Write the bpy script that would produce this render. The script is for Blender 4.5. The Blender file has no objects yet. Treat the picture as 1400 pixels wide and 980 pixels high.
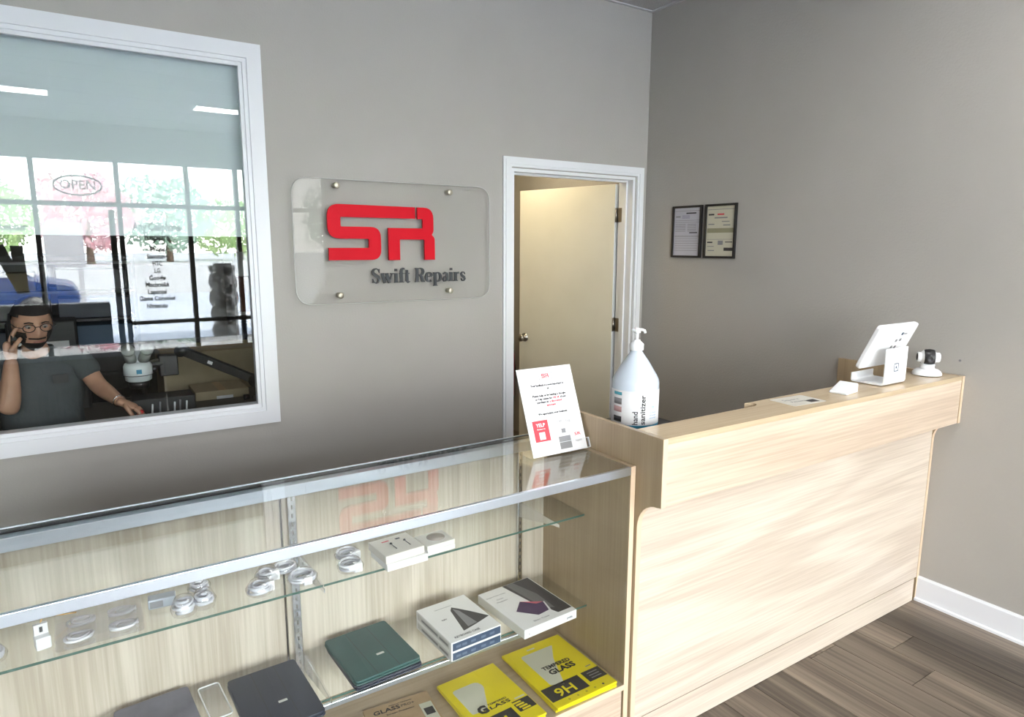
import bpy, bmesh, math, random
from mathutils import Vector, Matrix
random.seed(7)
S = bpy.context.scene
COL = S.collection
PI = math.pi

# ------------------------------------------------------------------ camera
cam_data = bpy.data.cameras.new('camera'); cam_data.sensor_width = 36; cam_data.sensor_fit = 'HORIZONTAL'
cam_data.lens = 23.595; cam_data.clip_start = 0.02; cam_data.clip_end = 300
cam = bpy.data.objects.new('camera', cam_data); COL.objects.link(cam)
CAM = Vector((-3.134, -3.2573, 1.6022))
M3 = Matrix(((0.83952, 0.087667, -0.53621), (-0.54332, 0.141103, -0.827583), (0.003109, 0.986106, 0.16609)))
cam.matrix_world = Matrix.Translation(CAM) @ M3.to_4x4()
S.camera = cam

# ------------------------------------------------------------------ world, sun, large lights, exposure
W = bpy.data.worlds.new('world'); S.world = W; W.use_nodes = True
wn = W.node_tree; wn.nodes.clear()
wo = wn.nodes.new('ShaderNodeOutputWorld'); bg = wn.nodes.new('ShaderNodeBackground')
tc = wn.nodes.new('ShaderNodeTexCoord'); sp = wn.nodes.new('ShaderNodeSeparateXYZ'); cr = wn.nodes.new('ShaderNodeValToRGB')
wn.links.new(tc.outputs['Generated'], sp.inputs[0]); wn.links.new(sp.outputs['Z'], cr.inputs[0])
cr.color_ramp.elements[0].position = 0.0; cr.color_ramp.elements[0].color = (1, .985, .96, 1)
cr.color_ramp.elements[1].position = 0.8; cr.color_ramp.elements[1].color = (0.72, 0.85, 1.0, 1)
wn.links.new(cr.outputs[0], bg.inputs[0]); bg.inputs[1].default_value = 21.0
wn.links.new(bg.outputs[0], wo.inputs[0])
sun = bpy.data.lights.new('sun', 'SUN'); sun.energy = 75; sun.angle = 0.01; sun.color = (1, 0.96, 0.9)
suno = bpy.data.objects.new('sun', sun); COL.objects.link(suno)
suno.rotation_euler = (math.radians(-38), math.radians(14), 0)     # from behind the building, high
# daylight portal at the shop front (guides sky sampling only)
po = bpy.data.lights.new('shopfront_portal', 'AREA'); po.shape = 'RECTANGLE'; po.size = 5.3; po.size_y = 2.5
po.cycles.is_portal = True
poo = bpy.data.objects.new('shopfront_portal', po); COL.objects.link(poo)
poo.location = (-2.75, -6.62, 1.35); poo.rotation_euler = (math.radians(90), 0, 0)   # -Z looks to +Y
S.view_settings.view_transform = 'Standard'; S.view_settings.look = 'None'
S.view_settings.gamma = 1; S.view_settings.use_curve_mapping = False
S.view_settings.exposure = 0.22
S.cycles.transparent_max_bounces = 32
S.cycles.max_bounces = 8; S.cycles.diffuse_bounces = 5; S.cycles.glossy_bounces = 5
S.cycles.sample_clamp_indirect = 8
S.cycles.caustics_reflective = False; S.cycles.caustics_refractive = False

# ------------------------------------------------------------------ materials
def _set(b, n, v):
    if n in b.inputs: b.inputs[n].default_value = v
def mat(name, color, rough=0.5, metal=0.0, spec=0.5, emit=None, es=0, bump=None, alpha=1, trans=0, coat=0, sss=0):
    m = bpy.data.materials.new(name); m.use_nodes = True
    nt = m.node_tree; b = nt.nodes['Principled BSDF']
    _set(b, 'Base Color', (*color, 1)); _set(b, 'Roughness', rough); _set(b, 'Metallic', metal)
    _set(b, 'Specular IOR Level', spec); _set(b, 'Coat Weight', coat); _set(b, 'Transmission Weight', trans)
    if sss: _set(b, 'Subsurface Weight', sss); _set(b, 'Subsurface Radius', (0.01, 0.005, 0.003))
    if emit: _set(b, 'Emission Color', (*emit, 1)); _set(b, 'Emission Strength', es)
    if bump:
        sc, st, dist = bump
        t = nt.nodes.new('ShaderNodeTexCoord'); n = nt.nodes.new('ShaderNodeTexNoise'); n.inputs['Scale'].default_value = sc
        n.inputs['Detail'].default_value = 3
        bp = nt.nodes.new('ShaderNodeBump'); bp.inputs['Strength'].default_value = st; bp.inputs['Distance'].default_value = dist
        nt.links.new(t.outputs['Object'], n.inputs['Vector']); nt.links.new(n.outputs['Fac'], bp.inputs['Height'])
        nt.links.new(bp.outputs[0], b.inputs['Normal'])
    return m
def mottled(name, c1, c2, scale, rough=0.6, bump=(60, 0.2, 0.002), stretch=(1, 1, 1), metal=0, lo=0.35, hi=0.65):
    m = mat(name, c1, rough, metal, bump=bump); nt = m.node_tree; b = nt.nodes['Principled BSDF']
    t = nt.nodes.new('ShaderNodeTexCoord'); mp = nt.nodes.new('ShaderNodeMapping'); mp.inputs['Scale'].default_value = stretch
    n = nt.nodes.new('ShaderNodeTexNoise'); n.inputs['Scale'].default_value = scale; n.inputs['Detail'].default_value = 4
    r = nt.nodes.new('ShaderNodeValToRGB'); r.color_ramp.elements[0].position = lo; r.color_ramp.elements[1].position = hi
    r.color_ramp.elements[0].color = (*c1, 1); r.color_ramp.elements[1].color = (*c2, 1)
    nt.links.new(t.outputs['Object'], mp.inputs[0]); nt.links.new(mp.outputs[0], n.inputs['Vector'])
    nt.links.new(n.outputs['Fac'], r.inputs[0]); nt.links.new(r.outputs[0], b.inputs['Base Color'])
    return m
def wood(name, axis, light, dark, rough=0.32, scale=9.0, off=(0, 0, 0), rnd=False, coat=0.0, amt=1.0):
    """laminate grain running along `axis` with soft cathedral figure"""
    m = mat(name, light, rough, coat=coat); nt = m.node_tree; b = nt.nodes['Principled BSDF']; L = nt.links
    t = nt.nodes.new('ShaderNodeTexCoord'); mp = nt.nodes.new('ShaderNodeMapping')
    s = [1.0, 1.0, 1.0]; s['XYZ'.index(axis)] = 0.085
    mp.inputs['Scale'].default_value = s; mp.inputs['Location'].default_value = off
    L.new(t.outputs['Object'], mp.inputs[0])
    vec = mp.outputs[0]
    if rnd:
        oi = nt.nodes.new('ShaderNodeObjectInfo'); mu = nt.nodes.new('ShaderNodeVectorMath'); mu.operation = 'SCALE'
        cb = nt.nodes.new('ShaderNodeCombineXYZ')
        for i in range(3): L.new(oi.outputs['Random'], cb.inputs[i])
        L.new(cb.outputs[0], mu.inputs[0]); mu.inputs['Scale'].default_value = 37.0
        ad = nt.nodes.new('ShaderNodeVectorMath'); ad.operation = 'ADD'; L.new(vec, ad.inputs[0]); L.new(mu.outputs[0], ad.inputs[1]); vec = ad.outputs[0]
    n1 = nt.nodes.new('ShaderNodeTexNoise'); n1.inputs['Scale'].default_value = scale * 0.35; n1.inputs['Detail'].default_value = 2
    n1.inputs['Distortion'].default_value = 0.6
    L.new(vec, n1.inputs['Vector'])
    mm = nt.nodes.new('ShaderNodeMath'); mm.operation = 'MULTIPLY'; mm.inputs[1].default_value = 26
    L.new(n1.outputs['Fac'], mm.inputs[0])
    sn = nt.nodes.new('ShaderNodeMath'); sn.operation = 'SINE'; L.new(mm.outputs[0], sn.inputs[0])
    n2 = nt.nodes.new('ShaderNodeTexNoise'); n2.inputs['Scale'].default_value = scale * 9; n2.inputs['Detail'].default_value = 3
    mp2 = nt.nodes.new('ShaderNodeMapping'); s2 = [1.0, 1.0, 1.0]; s2['XYZ'.index(axis)] = 0.25; mp2.inputs['Scale'].default_value = s2
    L.new(vec, mp2.inputs[0]); L.new(mp2.outputs[0], n2.inputs['Vector'])
    a = nt.nodes.new('ShaderNodeMath'); a.operation = 'MULTIPLY_ADD'; a.inputs[1].default_value = 0.16; a.inputs[2].default_value = 0.0
    L.new(sn.outputs[0], a.inputs[0])
    c = nt.nodes.new('ShaderNodeMath'); c.operation = 'ADD'; L.new(a.outputs[0], c.inputs[0]); L.new(n2.outputs['Fac'], c.inputs[1])
    r = nt.nodes.new('ShaderNodeValToRGB'); r.color_ramp.elements[0].position = 0.5 - 0.3 / amt; r.color_ramp.elements[1].position = 0.5 + 0.3 / amt
    r.color_ramp.elements[0].color = (*dark, 1); r.color_ramp.elements[1].color = (*light, 1)
    L.new(c.outputs[0], r.inputs[0])
    if rnd:
        hs = nt.nodes.new('ShaderNodeHueSaturation'); mr = nt.nodes.new('ShaderNodeMapRange')
        mr.inputs['To Min'].default_value = 0.62; mr.inputs['To Max'].default_value = 1.45
        L.new(oi.outputs['Random'], mr.inputs[0]); L.new(mr.outputs[0], hs.inputs['Value']); L.new(r.outputs[0], hs.inputs['Color'])
        L.new(hs.outputs[0], b.inputs['Base Color'])
    else: L.new(r.outputs[0], b.inputs['Base Color'])
    return m
def glass(name, tint=(0.97, 0.985, 0.98), f0=0.04, rough=0.0):
    """thin sheet: straight transmission + Schlick reflection on each face"""
    m = bpy.data.materials.new(name); m.use_nodes = True; nt = m.node_tree; nt.nodes.clear(); L = nt.links
    o = nt.nodes.new('ShaderNodeOutputMaterial'); mx = nt.nodes.new('ShaderNodeMixShader')
    tr = nt.nodes.new('ShaderNodeBsdfTransparent'); tr.inputs[0].default_value = (*tint, 1)
    gl = nt.nodes.new('ShaderNodeBsdfGlossy'); gl.inputs['Roughness'].default_value = rough
    g = nt.nodes.new('ShaderNodeNewGeometry'); d = nt.nodes.new('ShaderNodeVectorMath'); d.operation = 'DOT_PRODUCT'
    L.new(g.outputs['Incoming'], d.inputs[0]); L.new(g.outputs['Normal'], d.inputs[1])
    ab = nt.nodes.new('ShaderNodeMath'); ab.operation = 'ABSOLUTE'; L.new(d.outputs['Value'], ab.inputs[0])
    su = nt.nodes.new('ShaderNodeMath'); su.operation = 'SUBTRACT'; su.inputs[0].default_value = 1; L.new(ab.outputs[0], su.inputs[1])
    pw = nt.nodes.new('ShaderNodeMath'); pw.operation = 'POWER'; pw.inputs[1].default_value = 5; L.new(su.outputs[0], pw.inputs[0])
    ma = nt.nodes.new('ShaderNodeMath'); ma.operation = 'MULTIPLY_ADD'; ma.inputs[1].default_value = 1 - f0; ma.inputs[2].default_value = f0
    L.new(pw.outputs[0], ma.inputs[0]); L.new(ma.outputs[0], mx.inputs[0]); L.new(tr.outputs[0], mx.inputs[1]); L.new(gl.outputs[0], mx.inputs[2])
    L.new(mx.outputs[0], o.inputs[0])
    return m

LT, DK = (0.66, 0.50, 0.33), (0.50, 0.36, 0.225)
m_woodX = wood('maple_laminate_x', 'X', (0.67, 0.555, 0.435), (0.49, 0.38, 0.285), scale=16, amt=1.15)
m_woodBody = wood('maple_laminate_body', 'X', (0.68, 0.59, 0.49), (0.52, 0.43, 0.345), scale=15, amt=1.15, off=(7, 3, 4))
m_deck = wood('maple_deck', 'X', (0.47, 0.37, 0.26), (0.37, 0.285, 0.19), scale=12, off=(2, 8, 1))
m_woodTopShade = wood('maple_laminate_top_shaded', 'X', (0.60, 0.475, 0.32), (0.50, 0.385, 0.25), scale=14, rough=.25)  # darker copy of the laminate: the ledge top's weaker light put into its colour
m_woodZShade = wood('maple_laminate_z_shaded', 'Z', (0.42, 0.325, 0.205), (0.33, 0.245, 0.15), off=(3, 1, 2), scale=13, amt=1)  # end and side panels: their shade painted in as a darker maple
m_woodBack = wood('maple_back_panel', 'Z', (0.60, 0.54, 0.45), (0.44, 0.38, 0.30), off=(1, 5, 2), rough=0.45, scale=14, amt=1.25)
m_woodY = wood('maple_laminate_y', 'Y', LT, DK, rough=0.3)
m_woodEdge = mat('maple_edge_band', (0.70, 0.54, 0.38), 0.4)
m_wall = mottled('painted_wall', (0.385, 0.370, 0.345), (0.40, 0.385, 0.36), 2.5, 0.75, bump=(110, 0.22, 0.003))
m_wallR = mottled('painted_wall_grey', (0.385, 0.370, 0.340), (0.40, 0.385, 0.355), 2.5, 0.72, bump=(90, 0.35, 0.004))
m_hall = mat('hall_wall', (0.50, 0.44, 0.32), 0.8)
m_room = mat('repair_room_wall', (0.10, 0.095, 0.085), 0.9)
m_trim = mat('white_trim_paint', (0.74, 0.76, 0.80), 0.35)
m_trimd = mat('white_door_trim', (0.78, 0.80, 0.82), 0.35)
m_ceil = mottled('ceiling_tile', (0.42, 0.41, 0.41), (0.52, 0.51, 0.51), 120, 0.9, bump=(150, 0.7, 0.004))
m_grid = mat('ceiling_grid', (0.55, 0.55, 0.55), 0.5)
m_plank = wood('grey_vinyl_plank', 'Y', (0.185, 0.150, 0.115), (0.070, 0.054, 0.041), rough=0.42, scale=8, rnd=True, amt=1.2)
m_sub = mat('dark_subfloor', (0.02, 0.018, 0.015), 0.9)
m_alu = mat('satin_aluminium', (0.78, 0.84, 0.92), 0.28, 1.0)
m_chrome = mat('chrome', (0.75, 0.77, 0.80), 0.12, 1.0)
m_steel = mat('brushed_steel', (0.38, 0.36, 0.33), 0.3, 1.0)
m_slot = mat('slot_dark', (0.02, 0.02, 0.02), 0.6)
m_glass = glass('window_glass', (0.96, 0.975, 0.975), 0.055)
m_cglass = glass('case_glass', (0.975, 0.985, 0.98), 0.05)
m_fglass = glass('shopfront_glass', (0.98, 0.985, 0.985), 0.04)
m_edge = mat('glass_edge_green', (0.06, 0.12, 0.095), 0.2)
m_acry = glass('clear_acrylic', (0.985, 0.985, 0.98), 0.007)
m_acedge = mat('acrylic_edge', (0.50, 0.50, 0.48), 0.25)
m_red = mat('red_gloss_letters', (0.55, 0.003, 0.014), 0.55, spec=.15)
m_black = mat('black_plastic', (0.012, 0.012, 0.013), 0.4)
m_ink = mat('black_ink', (0.02, 0.02, 0.022), 0.6)
m_blk_letter = mat('black_letters', (0.03, 0.035, 0.04), 0.5)
m_white = mat('white_plastic', (0.84, 0.86, 0.88), 0.3)
m_paper = mat('white_paper', (0.70, 0.70, 0.71), 0.7)
m_shade = mat('pale_roller_shade', (0.66, 0.73, 0.75), 0.85)
m_card = mat('white_card', (0.80, 0.80, 0.79), 0.5)
m_cardgrey = mat('pale_grey_card', (0.60, 0.60, 0.58), 0.5)
m_blueband = mat('slate_blue_print', (0.045, 0.075, 0.135), 0.5)
m_dgrey = mat('dark_grey_print', (0.035, 0.035, 0.038), 0.45)
m_mgrey = mat('mid_grey_print', (0.22, 0.22, 0.23), 0.5)
m_purple = mat('purple_print', (0.045, 0.015, 0.08), 0.3)
m_pink = mat('pink_print', (0.55, 0.10, 0.16), 0.4)
m_green = mottled('dark_green_leatherette', (0.018, 0.075, 0.070), (0.022, 0.088, 0.082), 6, 0.5, bump=(300, 0.3, 0.001))
m_navy = mottled('navy_leatherette', (0.010, 0.016, 0.035), (0.014, 0.022, 0.045), 6, 0.45, bump=(300, 0.3, 0.001))
m_teal = mat('blue_grey_pouch', (0.06, 0.12, 0.20), 0.5)
m_greyfab = mottled('mottled_grey_felt', (0.13, 0.13, 0.16), (0.20, 0.20, 0.24), 9, 0.8)
m_yellow = mat('yellow_card', (0.80, 0.66, 0.005), 0.35)
m_kraft = mottled('kraft_card', (0.42, 0.29, 0.16), (0.46, 0.32, 0.18), 30, 0.7)
m_silver = mat('pale_glass_print', (0.62, 0.62, 0.50), 0.3)
m_redprint = mat('red_print', (0.62, 0.05, 0.07), 0.5)
m_bluep = mat('blue_print', (0.02, 0.22, 0.36), 0.4)
m_cable = mat('white_cable', (0.85, 0.86, 0.90), 0.35)
m_bag = glass('clear_plastic_bag', (0.93, 0.93, 0.95), 0.12, 0.15)
m_mull = mat('bronze_mullion', (0.022, 0.020, 0.019), 0.4)
m_warmpaint = mottled('cream_door_paint', (0.70, 0.67, 0.55), (0.74, 0.71, 0.59), 3, 0.45)
m_skin = mottled('skin', (0.42, 0.23, 0.15), (0.48, 0.27, 0.18), 14, 0.5, bump=(80, 0.1, 0.001))
m_hair = mat('dark_hair', (0.015, 0.011, 0.009), 0.8, bump=(180, 0.8, 0.004))
m_shirt = mottled('charcoal_tshirt', (0.055, 0.065, 0.070), (0.075, 0.087, 0.093), 5, 0.9, bump=(12, 0.5, 0.03))
m_trouser = mat('dark_trousers', (0.03, 0.032, 0.04), 0.9)
m_bubble = mat('grey_cast_stone', (0.30, 0.29, 0.28), 0.6)
m_cardboard = mottled('brown_cardboard', (0.33, 0.27, 0.17), (0.37, 0.30, 0.19), 12, 0.8)
m_bench = mat('dark_bench_top', (0.05, 0.045, 0.04), 0.5)
m_scope = mat('white_enamel', (0.70, 0.74, 0.76), 0.35)
m_extred = mat('red_enamel', (0.45, 0.01, 0.015), 0.3)
m_conc = mottled('light_concrete', (0.52, 0.52, 0.52), (0.60, 0.60, 0.59), 0.6, 0.9)
m_asph = mottled('grey_asphalt', (0.40, 0.42, 0.46), (0.50, 0.51, 0.54), 0.4, 0.9)
m_leafg = mottled('green_leaves', (0.30, 0.46, 0.16), (0.50, 0.62, 0.34), 2.0, 0.6)
m_leafd = mottled('blue_green_leaves', (0.26, 0.40, 0.30), (0.46, 0.58, 0.50), 2.0, 0.6)
m_leafr = mottled('pink_red_leaves', (0.60, 0.28, 0.34), (0.74, 0.56, 0.56), 2.0, 0.6)
m_bark = mat('bark', (0.14, 0.10, 0.07), 0.9)
m_blueexit = mat('car_blue_paint', (0.006, 0.02, 0.08), 0.3)
m_lamp = mat('lamp_diffuser', (0.9, 0.9, 0.9), 0.5, emit=(1, 0.98, 0.95), es=17)
m_warm = mat('warm_lamp_diffuser', (0.9, 0.9, 0.9), 0.5, emit=(1, 0.84, 0.58), es=48)

# ------------------------------------------------------------------ mesh helpers
class MB:
    def __init__(s, org=(0, 0, 0)): s.v = []; s.f = []; s.sm = []; s.o = Vector(org); s.X = None
    def _add(s, vs, fs, smooth=False):
        b = len(s.v)
        for p in vs:
            p = Vector(p)
            if s.X: p = s.X @ p
            s.v.append(p - s.o)
        for f in fs: s.f.append(tuple(i + b for i in f)); s.sm.append(smooth)
        return s
    def box(s, x0, x1, y0, y1, z0, z1):
        x0, x1 = min(x0, x1), max(x0, x1); y0, y1 = min(y0, y1), max(y0, y1); z0, z1 = min(z0, z1), max(z0, z1)
        v = [(x, y, z) for z in (z0, z1) for y in (y0, y1) for x in (x0, x1)]
        return s._add(v, [(0, 2, 3, 1), (4, 5, 7, 6), (0, 1, 5, 4), (2, 6, 7, 3), (0, 4, 6, 2), (1, 3, 7, 5)])
    def prism(s, pts, axis, a0, a1, smooth=False):
        """pts 2D; axis = extrusion axis; X: pts=(y,z); Y: pts=(x,z); Z: pts=(x,y)"""
        n = len(pts)
        def P(p, a): return {'X': (a, p[0], p[1]), 'Y': (p[0], a, p[1]), 'Z': (p[0], p[1], a)}[axis]
        v = [P(p, a0) for p in pts] + [P(p, a1) for p in pts]
        area = sum(pts[i][0] * pts[(i + 1) % n][1] - pts[(i + 1) % n][0] * pts[i][1] for i in range(n))
        flip = (area > 0) ^ (axis == 'Y') ^ (a1 < a0)
        A = tuple(range(n)); B = tuple(range(n, 2 * n))
        fs = [A[::-1], B] if flip else [A, B[::-1]]
        for i in range(n):
            j = (i + 1) % n
            fs.append((i, j, n + j, n + i) if flip else (j, i, n + i, n + j))
        return s._add(v, fs)
    def lathe(s, prof, c=(0, 0, 0), n=32, axis='Z', smooth=True, cap=True, a0=0, a1=2 * PI):
        full = abs(a1 - a0 - 2 * PI) < 1e-6; m = n if full else n + 1
        v = []
        for r, h in prof:
            for i in range(m):
                a = a0 + (a1 - a0) * i / n; x, y = r * math.cos(a), r * math.sin(a)
                p = {'Z': (x, y, h), 'X': (h, x, y), 'Y': (y, h, x)}[axis]
                v.append((p[0] + c[0], p[1] + c[1], p[2] + c[2]))
        fs = []
        for k in range(len(prof) - 1):
            for i in range(n):
                j = (i + 1) % m
                fs.append((k * m + i, k * m + j, (k + 1) * m + j, (k + 1) * m + i))
        s._add(v, fs, smooth)
        if cap and full:
            b = len(s.v) - len(v)
            if prof[0][0] > 1e-6: s.f.append(tuple(b + i for i in range(n))[::-1]); s.sm.append(False)
            if prof[-1][0] > 1e-6: s.f.append(tuple(b + (len(prof) - 1) * m + i for i in range(n))); s.sm.append(False)
        return s
    def cyl(s, p0, p1, r, n=16, r1=None):
        return s.tube([p0, p1], [r, r if r1 is None else r1], n)
    def tube(s, pts, r, n=8, closed=False):
        pts = [Vector(p) for p in pts]; N = len(pts)
        if not hasattr(r, '__len__'): r = [r] * N
        v = []; prev = None
        for i, p in enumerate(pts):
            if closed: t = pts[(i + 1) % N] - pts[i - 1]
            else: t = pts[min(i + 1, N - 1)] - pts[max(i - 1, 0)]
            t.normalize()
            if prev is None:
                u = t.orthogonal().normalized()
            else:
                u = (prev - t * prev.dot(t)).normalized()
            prev = u; w = t.cross(u)
            for k in range(n):
                a = 2 * PI * k / n; v.append(p + (u * math.cos(a) + w * math.sin(a)) * r[i])
        fs = []
        for i in range(N if closed else N - 1):
            j = (i + 1) % N
            for k in range(n):
                l = (k + 1) % n; fs.append((i * n + k, i * n + l, j * n + l, j * n + k))
        if not closed: fs += [tuple(range(n))[::-1], tuple((N - 1) * n + k for k in range(n))]
        return s._add(v, fs, True)
    def ball(s, c, r, n=16, m=10, sx=1, sy=1, sz=1):
        v = []; fs = []
        for j in range(m + 1):
            t = PI * j / m
            for i in range(n):
                a = 2 * PI * i / n
                v.append((c[0] + sx * r * math.sin(t) * math.cos(a), c[1] + sy * r * math.sin(t) * math.sin(a), c[2] + sz * r * math.cos(t)))
        for j in range(m):
            for i in range(n):
                k = (i + 1) % n; fs.append((j * n + i, (j + 1) * n + i, (j + 1) * n + k, j * n + k))
        return s._add(v, fs, True)
    def build(s, name, material, parent=None, bevel=0, seg=2, kind=None, label=None):
        me = bpy.data.meshes.new(name); me.from_pydata([tuple(p) for p in s.v], [], s.f); me.update()
        me.polygons.foreach_set('use_smooth', s.sm)
        me.validate(); me.materials.append(material)
        o = bpy.data.objects.new(name, me); COL.objects.link(o)
        if parent: o.parent = parent
        if bevel:
            b = o.modifiers.new('bevel', 'BEVEL'); b.width = bevel; b.segments = seg; b.limit_method = 'ANGLE'; b.harden_normals = False
        if kind: o['kind'] = kind
        if label: o['label'] = label
        return o

def thing(name, label, cat, loc=(0, 0, 0), rz=0, group=None, rot=None):
    o = bpy.data.objects.new(name, None); COL.objects.link(o); o.empty_display_size = 0.05
    o.location = loc; o.rotation_euler = rot if rot else (0, 0, rz)
    o['label'] = label; o['category'] = cat
    if group: o['group'] = group
    return o
def tag(o, label, cat, group=None, kind=None):
    o['label'] = label; o['category'] = cat
    if group: o['group'] = group
    if kind: o['kind'] = kind
    return o
def struct(o): o['kind'] = 'structure'; return o
def rpoly(pts, n=5):
    """pts: (x,y,r) -> polygon with rounded corners"""
    out = []
    N = len(pts)
    for i in range(N):
        x, y, r = pts[i]; p = Vector((x, y))
        if r <= 0: out.append((x, y)); continue
        a = (Vector(pts[i - 1][:2]) - p); b = (Vector(pts[(i + 1) % N][:2]) - p)
        a.normalize(); b.normalize()
        for k in range(n + 1):
            t = k / n; q = p + a * r * (1 - t) ** 2 + b * r * t ** 2
            out.append((q.x, q.y))
    return out
def rrect(x0, x1, y0, y1, r, n=5): return rpoly([(x0, y0, r), (x1, y0, r), (x1, y1, r), (x0, y1, r)], n)

_tc = {}
def text(name, s, material, parent, M, width=None, height=None, align='CENTER', bold=0.0, depth=0.0004, bend=None, shear=0, res=2, label=None):
    """flat lettering; M places text plane (x right, y up, z out) in parent space. width fits the line, height = cap height"""
    cu = bpy.data.curves.new(name, 'FONT'); cu.body = s; cu.align_x = align; cu.resolution_u = res
    cu.offset = bold; cu.extrude = 0.5; cu.shear = shear
    to = bpy.data.objects.new('tmp_text', cu); COL.objects.link(to)
    me = bpy.data.meshes.new_from_object(to); bpy.data.objects.remove(to); bpy.data.curves.remove(cu)
    xs = [v.co.x for v in me.vertices]; w = max(xs) - min(xs); cx = (max(xs) + min(xs)) / 2 if align == 'CENTER' else min(xs)
    sx = width / w if width else height / 0.69
    sy = height / 0.69 if height else sx
    for v in me.vertices:
        x, y, z = (v.co.x - cx) * sx, v.co.y * sy, (v.co.z + 0.5) * depth
        if bend: r = bend; a = x / r; p = Vector(((r + z) * math.sin(a), y, (r + z) * math.cos(a) - r))
        else: p = Vector((x, y, z))
        v.co = M @ p
    me.name = name; me.materials.clear(); me.materials.append(material)
    o = bpy.data.objects.new(name, me); COL.objects.link(o)
    if parent: o.parent = parent
    if label: o['label'] = label
    return o
def MT(loc, right, up):
    r = Vector(right).normalized(); u = Vector(up).normalized(); n = r.cross(u)
    m = Matrix((r, u, n)).transposed().to_4x4(); m.translation = Vector(loc); return m
FRONT = lambda x, y, z: MT((x, y, z), (1, 0, 0), (0, 0, 1))       # faces -Y
FLAT = lambda x, y, z: MT((x, y, z), (1, 0, 0), (0, 1, 0))        # faces +Z

# ================================================================== THE SETTING
H = 3.02; XL = -5.5; YF = -6.5; TH = 0.12
# back wall with window and door openings
WX0, WX1, WZ0, WZ1 = -4.40, -2.42, 0.825, 2.405      # rough window opening
DX0, DX1, DZ = -1.03, -0.095, 2.03
b = MB()
b.box(XL - .1, WX0, 0, TH, 0, H + .1).box(WX0, WX1, 0, TH, 0, WZ0).box(WX0, WX1, 0, TH, WZ1, H + .1)
b.box(WX1, DX0, 0, TH, 0, H + .1).box(DX0, DX1, 0, TH, DZ, H + .1).box(DX1, 0.0, 0, TH, 0, H + .1)
struct(b.build('wall_back', m_wall))
wr = struct(MB().box(0, .12, YF - .15, 2.6, 0, H + .1).build('wall_right', m_wallR))
for (y, z, r) in ((-2.42, 1.855, .004), (-1.93, 1.125, .0045), (-1.86, 0.93, .003)):
    MB().lathe([(r, 0.0), (r, -.004), (r * .4, -.005)], (-.0002, y, z), 10, 'X').build('screw', m_mgrey, wr)
struct(MB().box(XL - .12, XL, YF, 0, 0, H + .1).build('wall_left', mat('left_wall_low_bounce', (.20, .19, .175), .8)))  # unseen wall, colour darkened to cut light bouncing back into the room
# ceiling + grid
ce = struct(MB().box(XL, 0, YF, 0, H + .03, H + .1).build('ceiling', m_ceil))
TX = [-0.0, -.73, -1.95, -3.17, -4.39, -5.5]
TY = [0.0] + [-.31 - .61 * k for k in range(11)]
LIGHTS = {(2, 9), (4, 9), (2, 4), (4, 4), (1, 6), (3, 6)}
tile_me = {}
for i in range(len(TX) - 1):
    for j in range(len(TY) - 1):
        x1, x0, y1, y0 = TX[i], TX[i + 1], TY[j], TY[j + 1]
        if (i, j) in ((1, 8), (3, 8), (1, 4), (0, 5)): continue
        if y0 < YF: y0 = YF
        k = (round(x1 - x0, 3), round(y1 - y0, 3))
        if k not in tile_me:
            o = MB().box(-k[0] / 2 + .008, k[0] / 2 - .008, -k[1] / 2 + .008, k[1] / 2 - .008, 0, .015).build('ceiling_tile', m_ceil, ce)
            tile_me[k] = o.data
        else:
            o = bpy.data.objects.new('ceiling_tile', tile_me[k]); COL.objects.link(o); o.parent = ce
        o.location = ((x0 + x1) / 2, (y0 + y1) / 2, H + .004)
for x in TX[1:-1]: MB().box(x - .012, x + .012, YF, 0, H - .001, H + .03).build('grid_bar', m_grid, ce)
for y in TY[1:-1]: MB().box(XL, 0, y - .012, y + .012, H - .0012, H + .03).build('cross_bar', m_grid, ce)
MB().box(-.022, 0, YF, 0, H - .002, H + .03).build('wall_angle', m_grid, ce)
MB().box(XL, 0, -.022, 0, H - .002, H + .03).build('wall_angle', m_grid, ce)
def troffer(x0, x1, y0, y1, label):
    t = thing('ceiling_light', label, 'light', ((x0 + x1) / 2, (y0 + y1) / 2, H), 0, 'recessed ceiling lights')
    b = MB(t.location); b.box(x0, x1, y0, y0 + .02, H - .004, H + .02).box(x0, x1, y1 - .02, y1, H - .004, H + .02).box(x0, x0 + .02, y0 + .02, y1 - .02, H - .004, H + .02).box(x1 - .02, x1, y0 + .02, y1 - .02, H - .004, H + .02)
    b.build('frame', m_trim, t)
    MB(t.location).box(x0 + .02, x1 - .02, y0 + .02, y1 - .02, H - .002, H + .01).build('diffuser', m_lamp, t)
for (i, j, lb) in ((1, 8, 'lit ceiling light reflected in the right of the window'), (3, 8, 'lit ceiling light reflected at the left edge of the window')):
    troffer(TX[i + 1] + .012, TX[i] - .012, TY[j + 1] + .28, TY[j] - .012, lb)
    x1, x0 = TX[i], TX[i + 1]
    MB().box(x0 + .012, x1 - .012, TY[j + 1] + .012, TY[j + 1] + .27, H + .004, H + .02).build('ceiling_tile', m_ceil, ce)
for (i, j, lb) in ((1, 4, 'lit ceiling light above the reception counter, towards the shopfront'), (0, 5, 'short lit ceiling light beside the side wall')):
    troffer(TX[i + 1] + .012, TX[i] - .030, TY[j + 1] + .28, TY[j] - .012, lb)
    MB().box(TX[i + 1] + .012, TX[i] - .012, TY[j + 1] + .012, TY[j + 1] + .27, H + .004, H + .02).build('ceiling_tile', m_ceil, ce)

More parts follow.
